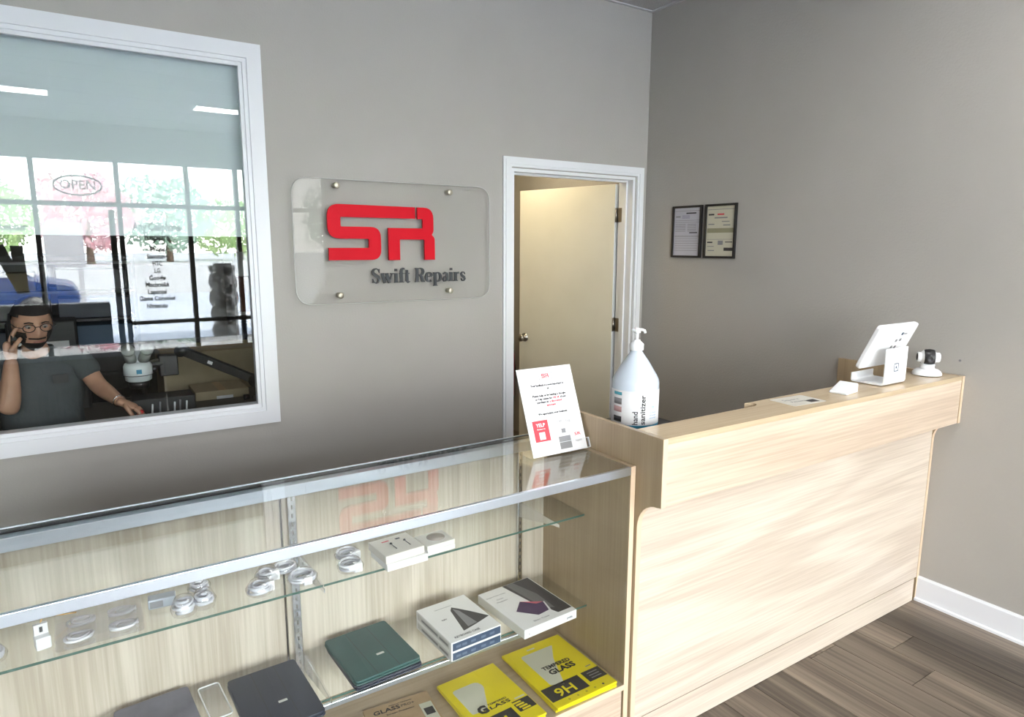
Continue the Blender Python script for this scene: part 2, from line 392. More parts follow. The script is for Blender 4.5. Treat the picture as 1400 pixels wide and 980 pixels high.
# floor and planks (run along Y)
fl = struct(MB().box(XL, 0, YF, 2.6, -.1, -.004).build('floor', m_sub))
PW = .166; plank_me = None
for i in range(34):
    x1 = -PW * i + .002; x0 = x1 - PW
    if x0 < XL: break
    offs = {3: -2.176}.get(i, -1.22 * random.random())
    y = -8.3 + ((offs + 8.3) % 1.22)
    while y < 0.0:
        a, bb = max(y, YF), min(y + 1.22, 0.0)
        y += 1.22
        if bb - a < .05: continue
        full = bb - a > 1.2199
        if full and plank_me:
            o = bpy.data.objects.new('plank', plank_me); COL.objects.link(o); o.parent = fl
        else:
            L2 = (bb - a) / 2
            o = MB().box(-PW / 2 + .0012, min(PW / 2 - .0012, PW / 2), -L2 + .0012, L2 - .0012, -.004, 0).build('plank', m_plank, fl, bevel=.0008, seg=1)
            if full: plank_me = o.data
        if i == 0 and o.data is plank_me: pass
        o.location = ((x0 + x1) / 2 - (.0021 if i == 0 else 0), (a + bb) / 2, 0)
# baseboards
def base(name, pts): 
    b = MB(); 
    for p in pts: b.box(*p)
    return struct(b.build(name, m_trim, bevel=.003))
bb = MB(); bb.prism([(0, 0), (-.014, 0), (-.014, .006), (-.011, .105), (-.006, .1145), (0, .1145)], 'Y', YF, -1.862)
bb = struct(bb.build('baseboard_right', m_trim))
MB().prism([(-.014, 0), (-.024, 0), (-.023, .010), (-.014, .014)], 'Y', YF, -1.862).build('shoe_moulding', m_trim, bb)
base('baseboard_back', [(XL, -1.10, -.014, 0, 0, .11)])

# window_1: casing rings, glass
def ring(name, x0, x1, z0, z1, w, y0, y1, parent, m=m_trim, bev=.002):
    """mitred frame of outer size, band width w, from wall-side y1 to front y0"""
    o = [(x0, z0), (x1, z0), (x1, z1), (x0, z1)]; i = [(x0 + w, z0 + w), (x1 - w, z0 + w), (x1 - w, z1 - w), (x0 + w, z1 - w)]
    b = MB()
    for k in range(4):
        l = (k + 1) % 4; b.prism([o[k], o[l], i[l], i[k]], 'Y', y0, y1)
    return b.build(name, m, parent)
w1 = struct(MB().box(WX0, WX1, .014, .020, WZ0, WZ1).build('window_1', m_glass))
X0, X1, Z0, Z1 = -4.463, -2.362, .763, 2.467
ring('casing', X0, X1, Z0, Z1, .062, -.022, 0, w1)
ring('casing_step', X0 + .062, X1 - .062, Z0 + .062, Z1 - .062, .009, -.013, .013, w1)
ring('casing_step', X0 + .071, X1 - .071, Z0 + .071, Z1 - .071, .009, -.017, .013, w1)
ring('glazing_bead', X0 + .080, X1 - .080, Z0 + .080, Z1 - .080, .016, -.008, .013, w1)
ring('window_frame', WX0, WX1, WZ0, WZ1, .02, .021, .12, w1)
# roller shade half down behind the pane
rs = thing('roller_shade', 'pale blue-grey roller shade drawn halfway down behind the wall window', 'shade', (-3.41, .07, 2.35))
MB(rs.location).box(-4.379, -2.441, .075, .077, 1.655, 2.3845).build('fabric', m_shade, rs)
MB(rs.location).cyl((-4.379, .098, 2.36), (-2.441, .098, 2.36), .020, 16).build('roller', m_shade, rs)
MB(rs.location).box(-4.379, -2.441, .070, .082, 1.638, 1.655).build('bottom_bar', m_shade, rs)

# door_1: casing, jambs, open leaf
d1 = struct(MB().box(DX0 - .0, DX0 + .018, .0, TH + .012, 0, DZ).box(DX1 - .018, DX1, 0, TH + .012, 0, DZ).box(DX0 + .018, DX1 - .018, 0, TH + .012, DZ - .018, DZ).build('door_1', m_trimd))
def cas(name, w0, w1, y0):
    a, c, t = -1.090 + w0, -.031 - w0, 2.09 - w0; a2, c2, t2 = -1.090 + w1, -.031 - w1, 2.09 - w1
    b = MB(); b.prism([(a, 0), (a2, 0), (a2, t2), (a, t)], 'Y', y0, 0); b.prism([(c, 0), (c2, 0), (c2, t2), (c, t)], 'Y', y0, 0)
    b.prism([(a, t), (c, t), (c2, t2), (a2, t2)], 'Y', y0, 0); b.build(name, m_trimd, d1)
cas('door_casing', 0, .014, -.012); cas('door_casing', .014, .040, -.018); cas('door_casing', .040, .054, -.012)
MB().box(DX0 + .018, DX0 + .030, .05, .085, 0, DZ - .018).box(DX1 - .030, DX1 - .018, .05, .085, 0, DZ - .018).box(DX0 + .03, DX1 - .03, .05, .085, DZ - .030, DZ - .018).build('door_stop', m_trimd, d1)
lf = bpy.data.objects.new('door_leaf', None); COL.objects.link(lf); lf.parent = d1
LEN = .862
leafmesh = MB().box(-LEN, 0, 0, .038, .012, 1.998).build('leaf_panel', m_warmpaint, lf, bevel=.002)
lf.location = (-.128, .150, 0); lf.rotation_euler = (0, 0, math.radians(-77.5))
# (the leaf empty is a part; its pieces are sub-parts)
b = MB(); b.box(-.0005, .0015, .0005, .0375, .013, 1.997).build('leaf_edge', m_trimd, lf)
kb = MB(); zk = .915
kb.lathe([(.032, .038), (.032, .044), (.014, .048), (.012, .066), (.026, .078), (.029, .088), (.022, .100), (.0, .102)], (-LEN + .06, 0, zk), 20, 'Y')
kb.lathe([(.032, 0), (.032, -.006), (.014, -.010), (.012, -.028), (.026, -.040), (.029, -.050), (.022, -.062), (.0, -.064)], (-LEN + .06, 0, zk), 20, 'Y')
kb.build('door_knob', m_steel, lf)
for z in (.28, 1.08, 1.80):
    b = MB(); b.cyl((.010, .002, z - .045), (.010, .002, z + .045), .0065, 12).box(-.004, .010, .003, .034, z - .045, z + .045)
    b.build('hinge', m_steel, lf)
b = MB()
for z in (.28, 1.08, 1.80): b.box(DX1 - .022, DX1 - .0175, .092, .130, z - .045, z + .045)
b.build('hinge_leaf', m_steel, d1)

# hall behind the door, repair room behind the window
b = MB(); b.box(-1.37, -1.27, TH, 2.6, 0, H).box(-1.27, 0, 1.62, 1.72, 0, H); struct(b.build('wall_hall', m_hall))
MB().box(-1.27, 0, TH, 1.62, 2.5, 2.56).build('ceiling_hall', m_hall)['kind'] = 'structure'
MB().box(-1.27, 0, TH, 1.62, -.004, 0).build('floor_hall', m_plank)['kind'] = 'structure'
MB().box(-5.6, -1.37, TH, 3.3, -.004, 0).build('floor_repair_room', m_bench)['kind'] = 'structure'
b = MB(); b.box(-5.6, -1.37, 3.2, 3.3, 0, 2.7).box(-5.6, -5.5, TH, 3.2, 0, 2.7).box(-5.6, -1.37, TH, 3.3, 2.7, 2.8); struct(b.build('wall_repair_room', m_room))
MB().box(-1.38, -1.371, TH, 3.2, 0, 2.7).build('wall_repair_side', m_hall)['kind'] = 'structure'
def disc_lamp(x, y, z, label, m, r):
    t = thing('ceiling_lamp', label, 'light', (x, y, z))
    MB(t.location).lathe([(r, z), (r, z - .02), (r * .9, z - .03)], (x, y, 0), 28).build('lamp_base', m_trim, t)
    MB(t.location).lathe([(r * .88, z - .03), (r * .8, z - .055), (r * .4, z - .07), (0, z - .075)], (x, y, 0), 28).build('lamp_shade', m, t)
disc_lamp(-.62, .75, 2.5, 'round warm flush lamp lighting the hall behind the open door', m_warm, .16)
disc_lamp(-2.9, 1.3, 2.7, 'added unseen flush lamp dimly lighting the repair room behind the shade', mat('repair_fill_lamp', (.9, .9, .9), .5, emit=(1, .93, .82), es=9), .2)  # added lamp, no fixture visible; gives the repair room a dim fill

# ---- shop front behind the camera (seen only as a reflection)
MULL = [-5.45, -4.35, -3.457, -2.596, -1.81, -1.21, -.6, -.03]
b = MB(); b.box(XL - .1, 0.12, YF - .15, YF, 2.60, H + .1).box(XL - .1, 0.12, YF - .15, YF, 0, .10)
struct(b.build('wall_front', m_wall))
wf = struct(MB().box(XL + .02, -.02, YF - .07, YF - .06, .10, 2.60).build('window_2', m_fglass))
for x in MULL:
    w = .026
    MB().box(x - w, x + w, YF - .11, YF - .01, .10, 2.60).build('mullion', m_mull, wf)
MB().box(-2.72, -2.655, YF - .10, YF - .02, .10, 2.02).build('door_stile', m_mull, wf)
for i in range(len(MULL) - 1):
    x0, x1 = MULL[i] + .026, MULL[i + 1] - .026
    MB().box(x0, x1, YF - .11, YF - .01, 2.055, 2.11).build('transom', m_mull, wf)
    if i not in (2,): MB().box(x0, x1, YF - .10, YF - .02, .58, .625).build('rail', m_mull, wf)
txs = [('Any Cellphone', 1.775, .515, .085), ('Repairs', 1.655, .27, .085), ('iPhone', 1.512, .16, .05), ('Samsung', 1.420, .225, .05), ('HTC', 1.33, .10, .05),
       ('LG', 1.238, .065, .05), ('Google', 1.145, .175, .05), ('Macbooks', 1.06, .25, .05), ('Laptops', .966, .20, .05), ('Game Consoles', .882, .385, .05), ('Nintendo', .785, .225, .05)]
for s_, z, w, h in txs:
    text('window_lettering', s_, m_ink, wf, FRONT(-2.19 - (1.8 - z) * .07, YF - .055, z), width=w * 1.08, height=h * 1.15, bold=.035, depth=.001)
text('window_lettering', 'Computer Repair', m_ink, wf, FRONT(-3.95, YF - .055, 1.76), width=.80, height=.085, depth=.001, bold=.03)
# big dark cut letters on the left pane
bl = MB()
for p in ([(-3.98, 1.0), (-3.90, 1.0), (-3.84, 1.56), (-3.92, 1.56)], [(-3.92, 1.56), (-3.80, 1.60), (-3.60, 1.02), (-3.72, 1.02)], [(-3.72, 1.02), (-3.60, 1.02), (-3.62, 1.58), (-3.74, 1.58)]):
    bl.prism(p, 'Y', YF - .056, YF - .052)
bl.build('window_lettering', m_mull, wf)
# neon OPEN sign hung inside the transom light
ns = thing('open_sign', 'oval OPEN sign hung in the shopfront, reflected in the wall window', 'sign', (-3.01, YF + .05, 2.165))
el = lambda rx, rz, n=40: [(-3.01 + rx * math.cos(2 * PI * k / n), YF + .05, 2.293 + rz * math.sin(2 * PI * k / n)) for k in range(n)]
MB(ns.location).tube(el(.245, .112), .010, 8, True).build('oval_tube', m_black, ns)
text('lettering', 'OPEN', m_black, ns, Matrix.Translation(-ns.location) @ FRONT(-3.01, YF + .045, 2.25), width=.36, height=.105, depth=.01, bold=.012)
for x in (-3.1, -2.92): MB(ns.location).cyl((x, YF + .05, 2.39), (x, YF + .05, 2.60), .002, 6).build('hanging_wire', m_black, ns)
# added rack and blocks standing in for the bright coloured band in the reflection
rk = thing('band_stand_in', 'added low dark rack standing in for a band reflected in the wall window', 'rack', (-2.6, YF + .35, 0))
MB(rk.location).box(-4.3, -1.0, YF + .28, YF + .50, .0, .14).build('band_base', m_black, rk, bevel=.004)
cols = [(.1, .35, .15), (.5, .5, .5), (.6, .08, .05), (.6, .25, .06), (.55, .6, .6), (.1, .3, .55), (.15, .4, .2), (.6, .1, .3), (.6, .55, .15), (.6, .6, .62)]
colourm = [mat('colour_print_%d' % i, c, .4) for i, c in enumerate(cols)]
seen_ = []
for k in range(20):
    x = -4.2 + k * .16
    o = MB().box(-.07, .07, -.01, .01, 0, .13).build('band_block', colourm[(k * 3 + k // 4) % len(cols)], None, bevel=.003)
    o.location = (x, YF + .39, .141)
    cn = ['green', 'silver grey', 'red', 'orange', 'pale grey', 'blue', 'leaf green', 'magenta', 'mustard yellow', 'white'][(k * 3 + k // 4) % len(cols)]
    on_ = ['first', 'second', 'third', 'fourth'][seen_.count(cn)]; seen_.append(cn)
    tag(o, '%s %s stand-in block from the left of the added shopfront rack' % (on_, cn), 'pack', 'stand-in blocks on the added rack')

dcab = thing('dark_cabinet', 'dark cabinet with ribbed front near the shopfront, reflected behind the man', 'cabinet', (-3.5, YF + .14, 0))
MB(dcab.location).box(-4.34, -2.80, YF + .03, YF + .25, 0, .90).build('cabinet_body', m_black, dcab, bevel=.01)
for k in range(7): MB(dcab.location).box(-4.30, -2.84, YF + .25, YF + .262, .30 + .08 * k, .335 + .08 * k).build('front_slat', m_dgrey, dcab)

# ---- outdoors
struct(MB().box(-40, 40, -60, YF - .15, -.12, -.02).build('ground', m_asph))
struct(MB().box(-12, 8, -8.6, YF - .15, -.02, .0).build('sidewalk', m_conc))
struct(MB().box(-40, 40, -60, -22, -.02, .9).build('planted_bank', m_conc))
rf = MB().box(-9, 3, -6.65, 5, H + .25, H + .4); rf.box(XL - .12, .12, YF - .15, 3.4, H + .1, H + .25); rf.box(-9, 3, -7.9, YF - .15, 3.15, 3.4)
struct(rf.build('roof', m_conc))
def bush(name, x, y, z, r, h, m, label, n=1500, trunk=0):
    t = thing(name, label, 'bush' if not trunk else 'tree', (x, y, z))
    b = MB()
    for k in range(n):
        u, v_ = random.random() * 2 * PI, random.random() ** .5
        w = random.uniform(-1, 1); q = (1 - w * w) ** .5
        lump = 1 + .22 * math.sin(3 * u + 1.3) * math.cos(4 * w)
        p = Vector((r * q * math.cos(u), r * q * math.sin(u), h * w)) * (.55 + .45 * v_) * lump + Vector((0, 0, trunk + h))
        a = Vector((random.gauss(0, 1), random.gauss(0, 1), random.gauss(0, 1))).normalized(); c = a.orthogonal().normalized()
        sz = random.uniform(.08, .17)
        b._add([p - a * sz, p + c * sz * .5, p + a * sz, p - c * sz * .5], [(0, 1, 2, 3)])
    b.build('foliage', m, t, kind='stuff')
    MB().cyl((0, 0, 0), (0, 0, trunk + h), .09 + r * .03, 10, .04).build('trunk', m_bark, t)
for i, (x, y, r, h, m, lb, tr) in enumerate([
        (-9.6, -25, 2.4, 1.7, m_leafg, 'broad yellow-green bush reflected at the left edge of the window', .3),
        (-5.9, -29, 1.9, 1.4, m_leafg, 'green bush reflected left of the OPEN sign', .3),
        (-2.6, -25, 1.5, 1.3, m_leafr, 'pink-red flowering bush reflected right of the OPEN sign', .5),
        (0.2, -27.5, 1.7, 1.4, m_leafd, 'pale blue-green bush right of the pink-red one in the reflection', .5),
        (3.4, -30, 2.0, 1.2, m_leafg, 'light green bush reflected over the repair lettering', .3),
        (7.4, -27, 2.0, 1.5, m_leafd, 'blue-green bush reflected at the right of the window', .4)]):
    bush('bush', x, y, .9, r, h, m, lb, 1700, tr)
# blue hatchback parked outside, left in the reflection
car = thing('car', 'blue parked car outside, reflected at the left of the window', 'car', (-5.1, -13.2, -.02))
b = MB(); b.prism(rpoly([(-2.0, .30, .08), (1.95, .30, .08), (2.05, .62, .1), (1.9, .86, .1), (1.25, .98, .1), (.75, 1.42, .12), (-1.2, 1.46, .15), (-1.95, 1.0, .12), (-2.08, .6, .1)], 4), 'Y', -.85, .85); b.build('car_body', m_blueexit, car, bevel=.05)
b = MB(); b.prism([(.72, 1.36), (1.18, 1.0), (-1.75, 1.0), (-1.2, 1.39)], 'Y', .853, .866); b.build('side_window', m_white, car)  # white here and on the windscreen paints in highlights on the glass
b = MB(); b.prism([(.80, 1.38), (1.28, .985), (1.30, 1.0), (.82, 1.40)], 'Y', -.7, .7); b.build('windscreen', m_white, car)
for wx in (-1.3, 1.3):
    for wy in (-.8, .8):
        MB().lathe([(.14, -.1), (.30, -.11), (.32, -.06), (.32, .06), (.30, .11), (.14, .1)], (wx, wy, .32), 24, 'Y').build('wheel', m_black, car)
sg = thing('road_sign', 'grey sign board on two posts outside, reflected below the OPEN sign', 'sign', (-3.3, -19, -.02))
MB().box(-.45, .45, -.08, .08, 1.0, 2.2).build('sign_board', m_mgrey, sg, bevel=.02)
for x in (-.32, .32): MB().box(x - .06, x + .06, -.06, .06, 0, 1.0).build('post', m_mgrey, sg)

# ================================================================== WALL SIGN
SG = Vector((-1.73, -.035, 1.32))
ws = thing('wall_sign', 'clear acrylic wall sign with red SR logo above Swift Repairs', 'sign', SG)
PL = rrect(-2.262, -1.196, 1.317, 1.912, .082, 8)
MB(SG).prism(PL, 'Y', -.038, -.032).build('acrylic_plate', m_acry, ws)
be = MB(SG); n = len(PL); be.tube([(p[0], -.035, p[1]) for p in PL], .0028, 6, True); be.build('plate_edge', m_acedge, ws)
r1, r2 = .062, .052
LS = [(-1.648, 1.792, 0), (-2.104, 1.796, r1), (-2.104, 1.632, r1), (-1.899, 1.632, .006), (-1.899, 1.588, .006), (-2.102, 1.588, 0), (-2.102, 1.529, 0), (-1.836, 1.529, r2), (-1.836, 1.690, r2), (-2.040, 1.690, .006), (-2.040, 1.735, .006), (-1.648, 1.735, 0)]
LR = [(-1.635, 1.792, 0), (-1.545, 1.792, .055), (-1.545, 1.668, .014), (-1.556, 1.655, .004), (-1.539, 1.640, .012), (-1.539, 1.527, 0), (-1.597, 1.527, 0), (-1.597, 1.630, .006), (-1.735, 1.630, .004), (-1.735, 1.527, 0), (-1.796, 1.527, 0), (-1.796, 1.687, 0), (-1.606, 1.687, .006), (-1.606, 1.734, .006), (-1.635, 1.734, 0)]
MB(SG).prism(rpoly(LS, 6), 'Y', -.050, -.0385).build('logo_letter', m_red, ws)
MB(SG).prism(rpoly(LR, 6), 'Y', -.050, -.0385).build('logo_letter', m_red, ws)
# serif lettering: strokes (x0,z0,x1,z1,w0,w1) / arcs on unit height
def stroke(b, pts, ws_, y0, y1):
    n = len(pts); L_ = []; R_ = []
    for i in range(n):
        p = Vector(pts[i]); t = Vector(pts[min(i + 1, n - 1)]) - Vector(pts[max(i - 1, 0)]); t.normalize(); nn = Vector((-t.y, t.x)) * ws_[i] / 2
        L_.append(p + nn); R_.append(p - nn)
    for i in range(n - 1):
        b.prism([tuple(L_[i]), tuple(L_[i + 1]), tuple(R_[i + 1]), tuple(R_[i])], 'Y', y0, y1)
def arc(cx, cy, rx, ry, a0, a1, n=12, thick=.2, thin=.07):
    ps = []; wd = []
    for k in range(n + 1):
        a = math.radians(a0 + (a1 - a0) * k / n); ps.append((cx + rx * math.cos(a), cy + ry * math.sin(a))); wd.append(thin + (thick - thin) * abs(math.cos(a)) ** 1.5)
    return ps, wd
def glyph(c):
    T, N_ = .20, .075
    st = lambda x, z0, z1: ([(x, z0), (x, z1)], [T, T]); sf = lambda x0, x1, z: ([(x0, z), (x1, z)], [N_ * .8, N_ * .8])
    if c == 'S':
        pts = [(.58, .78), (.52, .93), (.36, 1.0), (.20, .95), (.12, .80), (.17, .66), (.34, .54), (.52, .42), (.58, .24), (.50, .08), (.34, 0), (.17, .07), (.10, .26)]
        w_ = [.06, .07, .08, .12, .16, .19, .21, .20, .17, .12, .08, .07, .06]
        return [(pts, w_), ([(.60, .70), (.60, .98)], [.05, .05]), ([(.09, .02), (.09, .32)], [.05, .05])], .70
    if c == 'w': return [([(.08, .66), (.28, 0)], [T, T]), ([(.28, 0), (.45, .66)], [N_, N_]), ([(.42, .66), (.62, 0)], [T, T]), ([(.62, 0), (.82, .66)], [N_, N_]), sf(-.02, .24, .645), sf(.32, .56, .645), sf(.70, .94, .645)], .95
    if c == 'i': return [st(.17, 0, .66), sf(.02, .32, .03), sf(.02, .17, .635), ([(.17, .80), (.17, .97)], [.17, .17])], .36
    if c == 'f': return [([(.18, 0), (.18, .78), (.22, .92), (.33, 1.0), (.44, .95)], [T, T, .17, .1, .12]), sf(.02, .38, .03), sf(.02, .38, .635)], .42
    if c == 't': return [([(.18, .88), (.18, .12), (.26, .0), (.40, .06)], [T * .8, T, .13, .06]), sf(.02, .38, .635)], .42
    if c == 'R':
        a, w_ = arc(.40, .745, .25, .24, 90, -90, 10)
        return [st(.17, 0, 1.0), sf(.0, .34, .03), sf(.0, .42, .97), (a, w_), sf(.22, .42, .51), ([(.38, .50), (.52, .38), (.60, .06), (.78, .03)], [.12, .19, .19, .07])], .80
    if c == 'e':
        a, w_ = arc(.31, .33, .23, .33, 15, 315, 18); return [(a, w_), ([(.10, .38), (.54, .38)], [N_, N_])], .62
    if c == 'p':
        a, w_ = arc(.36, .33, .25, .32, 150, -150, 16); return [st(.16, -.30, .66), sf(.0, .34, -.28), sf(.0, .16, .635), (a, w_)], .70
    if c == 'a':
        return [([(.12, .54), (.26, .66), (.42, .58), (.44, .40), (.44, .10), (.56, .03)], [.12, .07, .14, T, T, .07]), ([(.44, .38), (.22, .32), (.11, .18), (.18, .03), (.32, .03), (.44, .12)], [.06, .08, .16, .12, .07, .06])], .58
    if c == 'r': return [st(.16, 0, .66), sf(.0, .34, .03), sf(.0, .16, .635), ([(.20, .45), (.32, .62), (.44, .60)], [.06, .08, .15])], .50
    if c == 's':
        pts = [(.44, .50), (.36, .64), (.22, .65), (.12, .54), (.18, .40), (.34, .29), (.43, .15), (.34, .01), (.20, .01), (.10, .18)]
        return [(pts, [.05, .07, .08, .14, .17, .18, .14, .08, .07, .05])], .52
    return [], .34
tb = MB(SG); cx = 0; segs = []
for c in 'Swift Repairs':
    g, adv = glyph(c)
    for p, w_ in g: segs.append(([(q[0] + cx, q[1]) for q in p], w_))
    cx += adv + .03
k = (1.89 - 1.35) / cx; yy = -.0465; zh = .072
for idx, (p, w_) in enumerate(segs):
    stroke(tb, [(-1.89 + q[0] * k, 1.413 + q[1] * zh) for q in p], [w * (k + zh) / 2 * 1.08 for w in w_], yy - (idx % 5) * .00008, -.0385)
tb.build('lettering', m_blk_letter, ws)
for x, z in ((-2.049, 1.883), (-1.442, 1.876), (-2.049, 1.358), (-1.444, 1.362)):
    MB(SG).lathe([(.012, -.001), (.012, -.0315)], (x, 0, z), 16, 'Y').lathe([(.0155, -.0385), (.0155, -.043), (.011, -.047), (0, -.047)], (x, 0, z), 20, 'Y').build('standoff_bolt', mat('brass_nickel', (.50, .47, .38), .35, .6), ws)

# ================================================================== FRAMED LICENCES on right wall
def licence(y0, y1, label, paper, kind):
    z0, z1 = 1.533, 1.8405; yc = (y0 + y1) / 2
    t = thing('picture_frame', label, 'picture frame', (-.01, yc, z0), 0, 'framed documents on the side wall')
    o = t.location; w = .0125
    b = MB(o); b.box(-.016, -.001, y0, y0 + w, z0, z1).box(-.016, -.001, y1 - w, y1, z0, z1).box(-.016, -.001, y0 + w, y1 - w, z0, z0 + w).box(-.016, -.001, y0 + w, y1 - w, z1 - w, z1)
    b.build('frame', m_black, t, bevel=.001)
    MB(o).box(-.007, -.003, y0 + w, y1 - w, z0 + w, z1 - w).build('document', paper, t)
    a = y1 - w; L_ = y1 - y0 - 2 * w       # left edge as seen (y1 is nearer the corner -> left)
    def ln(u0, u1, v, h, m):
        MB(o).box(-.0078, -.0072, a - u0 * L_, a - u1 * L_, z1 - w - v * .2825 - h, z1 - w - v * .2825).build('print_line', m, t)
    if kind == 0:
        for r_ in (.06, .26, .30, .58, .60, .74): ln(.03, .97, r_, .002, m_mgrey)
        ln(.46, .84, .10, .008, m_dgrey); ln(.06, .24, .17, .007, m_mgrey); ln(.30, .60, .15, .022, mat('pale_violet', (.40, .38, .48), .6))
        for k_ in range(5): ln(.05, .45, .34 + .035 * k_, .003, m_mgrey); ln(.52, .85, .34 + .035 * k_, .003, m_mgrey)
        ln(.6, .9, .51, .006, m_dgrey)
        for k_ in range(6): ln(.05, .92, .64 + .05 * k_, .002, m_mgrey)
    else:
        ln(.03, .97, .06, .003, m_mgrey); ln(.06, .26, .15, .009, m_dgrey); ln(.38, .62, .15, .008, m_redprint); ln(.28, .74, .22, .007, m_mgrey)
        ln(.55, .82, .30, .005, m_mgrey); ln(.06, .28, .35, .006, m_mgrey); ln(.6, .85, .37, .006, m_mgrey)
        ln(.03, .97, .44, .026, mat('olive_band', (.28, .27, .17), .6)); ln(.03, .97, .66, .002, m_mgrey)
        ln(.05, .24, .71, .008, m_dgrey); ln(.44, .62, .69, .024, m_mgrey); ln(.7, .95, .71, .005, m_dgrey)
        ln(.06, .3, .80, .004, m_mgrey); ln(.66, .97, .83, .018, m_dgrey); ln(.08, .32, .88, .005, m_mgrey)
licence(-.4824, -.2524, 'black framed grey-white licence nearer the room corner', mat('lilac_paper', (.50, .50, .56), .6), 0)
licence(-.7316, -.5074, 'black framed cream licence with an olive band, right of the pair', mat('cream_paper', (.55, .53, .42), .6), 1)

# ================================================================== RECEPTION COUNTER
CX0, CX1 = -1.781, -.002
ct = thing('reception_counter', 'light maple laminate reception counter with raised ledge against the side wall', 'counter', (-.9, -1.86, 0))
O = ct.location
def endprof():
    pts = [(-1.40, 0), (-1.40, 1.063), (-1.956, 1.063), (-1.956, .858), (-1.944, .856)]
    for k in range(9):
        a = math.radians(90 - k * 90 / 8); pts.append((-1.944 + .082 * math.cos(a), .768 + .088 * math.sin(a)))
    pts += [(-1.862, 0)]
    return pts
MB(O).prism(endprof(), 'X', CX0, CX0 + .018).build('end_panel', m_woodZShade, ct, bevel=.001)
MB(O).prism(endprof(), 'X', CX1 - .018, CX1).build('end_panel', m_woodZShade, ct, bevel=.001)
# pale edge banding on the front edges of both ends
for x in (CX0, CX1 - .018):
    b = MB(O); b.box(x, x + .018, -1.9572, -1.956, .858, 1.063)
    pr = endprof()[4:]
    for i in range(len(pr) - 1):
        a_, c_ = Vector(pr[i]), Vector(pr[i + 1]); d_ = (c_ - a_).normalized(); nn = Vector((d_.y, -d_.x)) * .0012
        if nn.x > 0 and nn.y >= 0: nn = -nn
        b.prism([tuple(a_), tuple(c_), tuple(c_ - Vector((.0012, .0004))), tuple(a_ - Vector((.0012, .0004)))], 'X', x, x + .018)
    b.build('edge_band', m_woodEdge, ct)
MB(O).box(CX0 + .018, CX1 - .018, -1.954, -1.936, .858, 1.0445).build('fascia', m_woodX, ct, bevel=.001)
MB(O).box(CX0 + .018, CX1 - .018, -1.936, -1.859, .862, .878).build('soffit', m_woodX, ct)
led = [(CX0 + .018, -1.954), (CX1 - .018, -1.954), (CX1 - .018, -1.785), (-1.215, -1.785)]
for k in range(9):
    a = math.radians(90 + k * 11.25 * 1.0); 
led += [(-1.215 + .0 * 1, -1.785)]
for k in range(1, 9):
    a = math.radians(-90 * k / 8 + 0); led.append((-1.215 - .0 + .045 * (math.cos(math.radians(90 - 90 * k / 8)) - 0) * -0 + (-.0) + .028 * math.sin(math.radians(180 * k / 8)) , -1.785 - .045 * k / 8))
led += [(-1.262, -1.831), (CX0 + .018, -1.831)]
MB(O).prism(led, 'Z', 1.045, 1.063).build('ledge_top', m_woodTopShade, ct)
MB(O).box(CX0 + .018, CX1 - .018, -1.861, -1.843, .1125, .862).build('front_panel', m_woodBody, ct)
MB(O).box(CX0 + .018, CX1 - .036, -1.861, -1.843, .002, .1095).build('kick_panel', m_woodBody, ct)
MB(O).box(CX0 + .018, CX1 - .018, -1.855, -1.848, .1095, .1125).build('seam', m_slot, ct)
MB(O).box(CX0 + .018, CX1 - .018, -1.843, -1.829, .74, 1.045).build('ledge_back', m_woodX, ct)
MB(O).box(CX0 + .018, CX1 - .018, -1.829, -1.30, .715, .74).build('work_top', m_woodX, ct)

# black machine under the bottle
bx = thing('cash_box', 'black box standing on the work top behind the reception ledge', 'box', (-1.62, -1.66, .74))
MB(bx.location).box(-1.755, -1.478, -1.822, -1.55, .745, 1.018).build('housing', m_black, bx, bevel=.006)
MB(bx.location).box(-1.72, -1.51, -1.55, -1.545, .80, .90).build('drawer_front', m_dgrey, bx, bevel=.002)

# ================================================================== HAND SANITIZER
BX, BY, BZ = -1.635, -1.682, 1.019
bt = thing('sanitizer_bottle', 'large clear pump bottle of hand sanitizer with white and blue label', 'bottle', (BX, BY, BZ), math.radians(-28))
m_bott = mat('cloudy_plastic', (.56, .63, .71), .22, trans=.0, coat=.3, sss=.0)
MB().lathe([(.066, 0), (.074, .004), (.0755, .012), (.0755, .150), (.0735, .160), (.069, .170), (.040, .218), (.022, .243), (.018, .250), (.018, .258)], n=40).build('bottle_body', m_bott, bt)
MB().lathe([(.0757, .0115), (.0762, .0125), (.0762, .020), (.0757, .021)], n=40, cap=False).build('blue_band', m_bluep, bt, label='dark blue band round the foot of the bottle')
lab = MB().lathe([(.0762, .021), (.0764, .0215), (.0764, .130), (.0762, .1305)], n=40, cap=False, a0=math.radians(150), a1=math.radians(375)).build('label', m_paper, bt)
def onb(name, s_, m, ang, z, w, h, rot=False, bold=0):
    a = math.radians(ang); d = Vector((math.cos(a), math.sin(a), 0)); rt = Vector((-d.y, d.x, 0)); R0 = .0766
    if rot:
        o = text(name, s_, m, lab, MT(d * R0 + Vector((0, 0, z)), (0, 0, 1), -rt), width=w, height=h, bold=bold, depth=.0002)
    else: o = text(name, s_, m, lab, MT(d * R0 + Vector((0, 0, z)), rt, (0, 0, 1)), width=w, height=h, bold=bold, depth=.0002, bend=R0)
onb('lettering', 'hand', m_ink, 262, .045, .042, .017, True, .02)
onb('lettering', 'sanitizer', m_ink, 280, .072, .096, .017, True, .02)
onb('lettering', '70%', mat('cyan_print', (.05, .45, .55), .5), 302, .075, .012, .007)
for k_ in range(3): onb('lettering', 'alcohol gel', colourm[5], 303, .060 - k_ * .009, .028, .004)
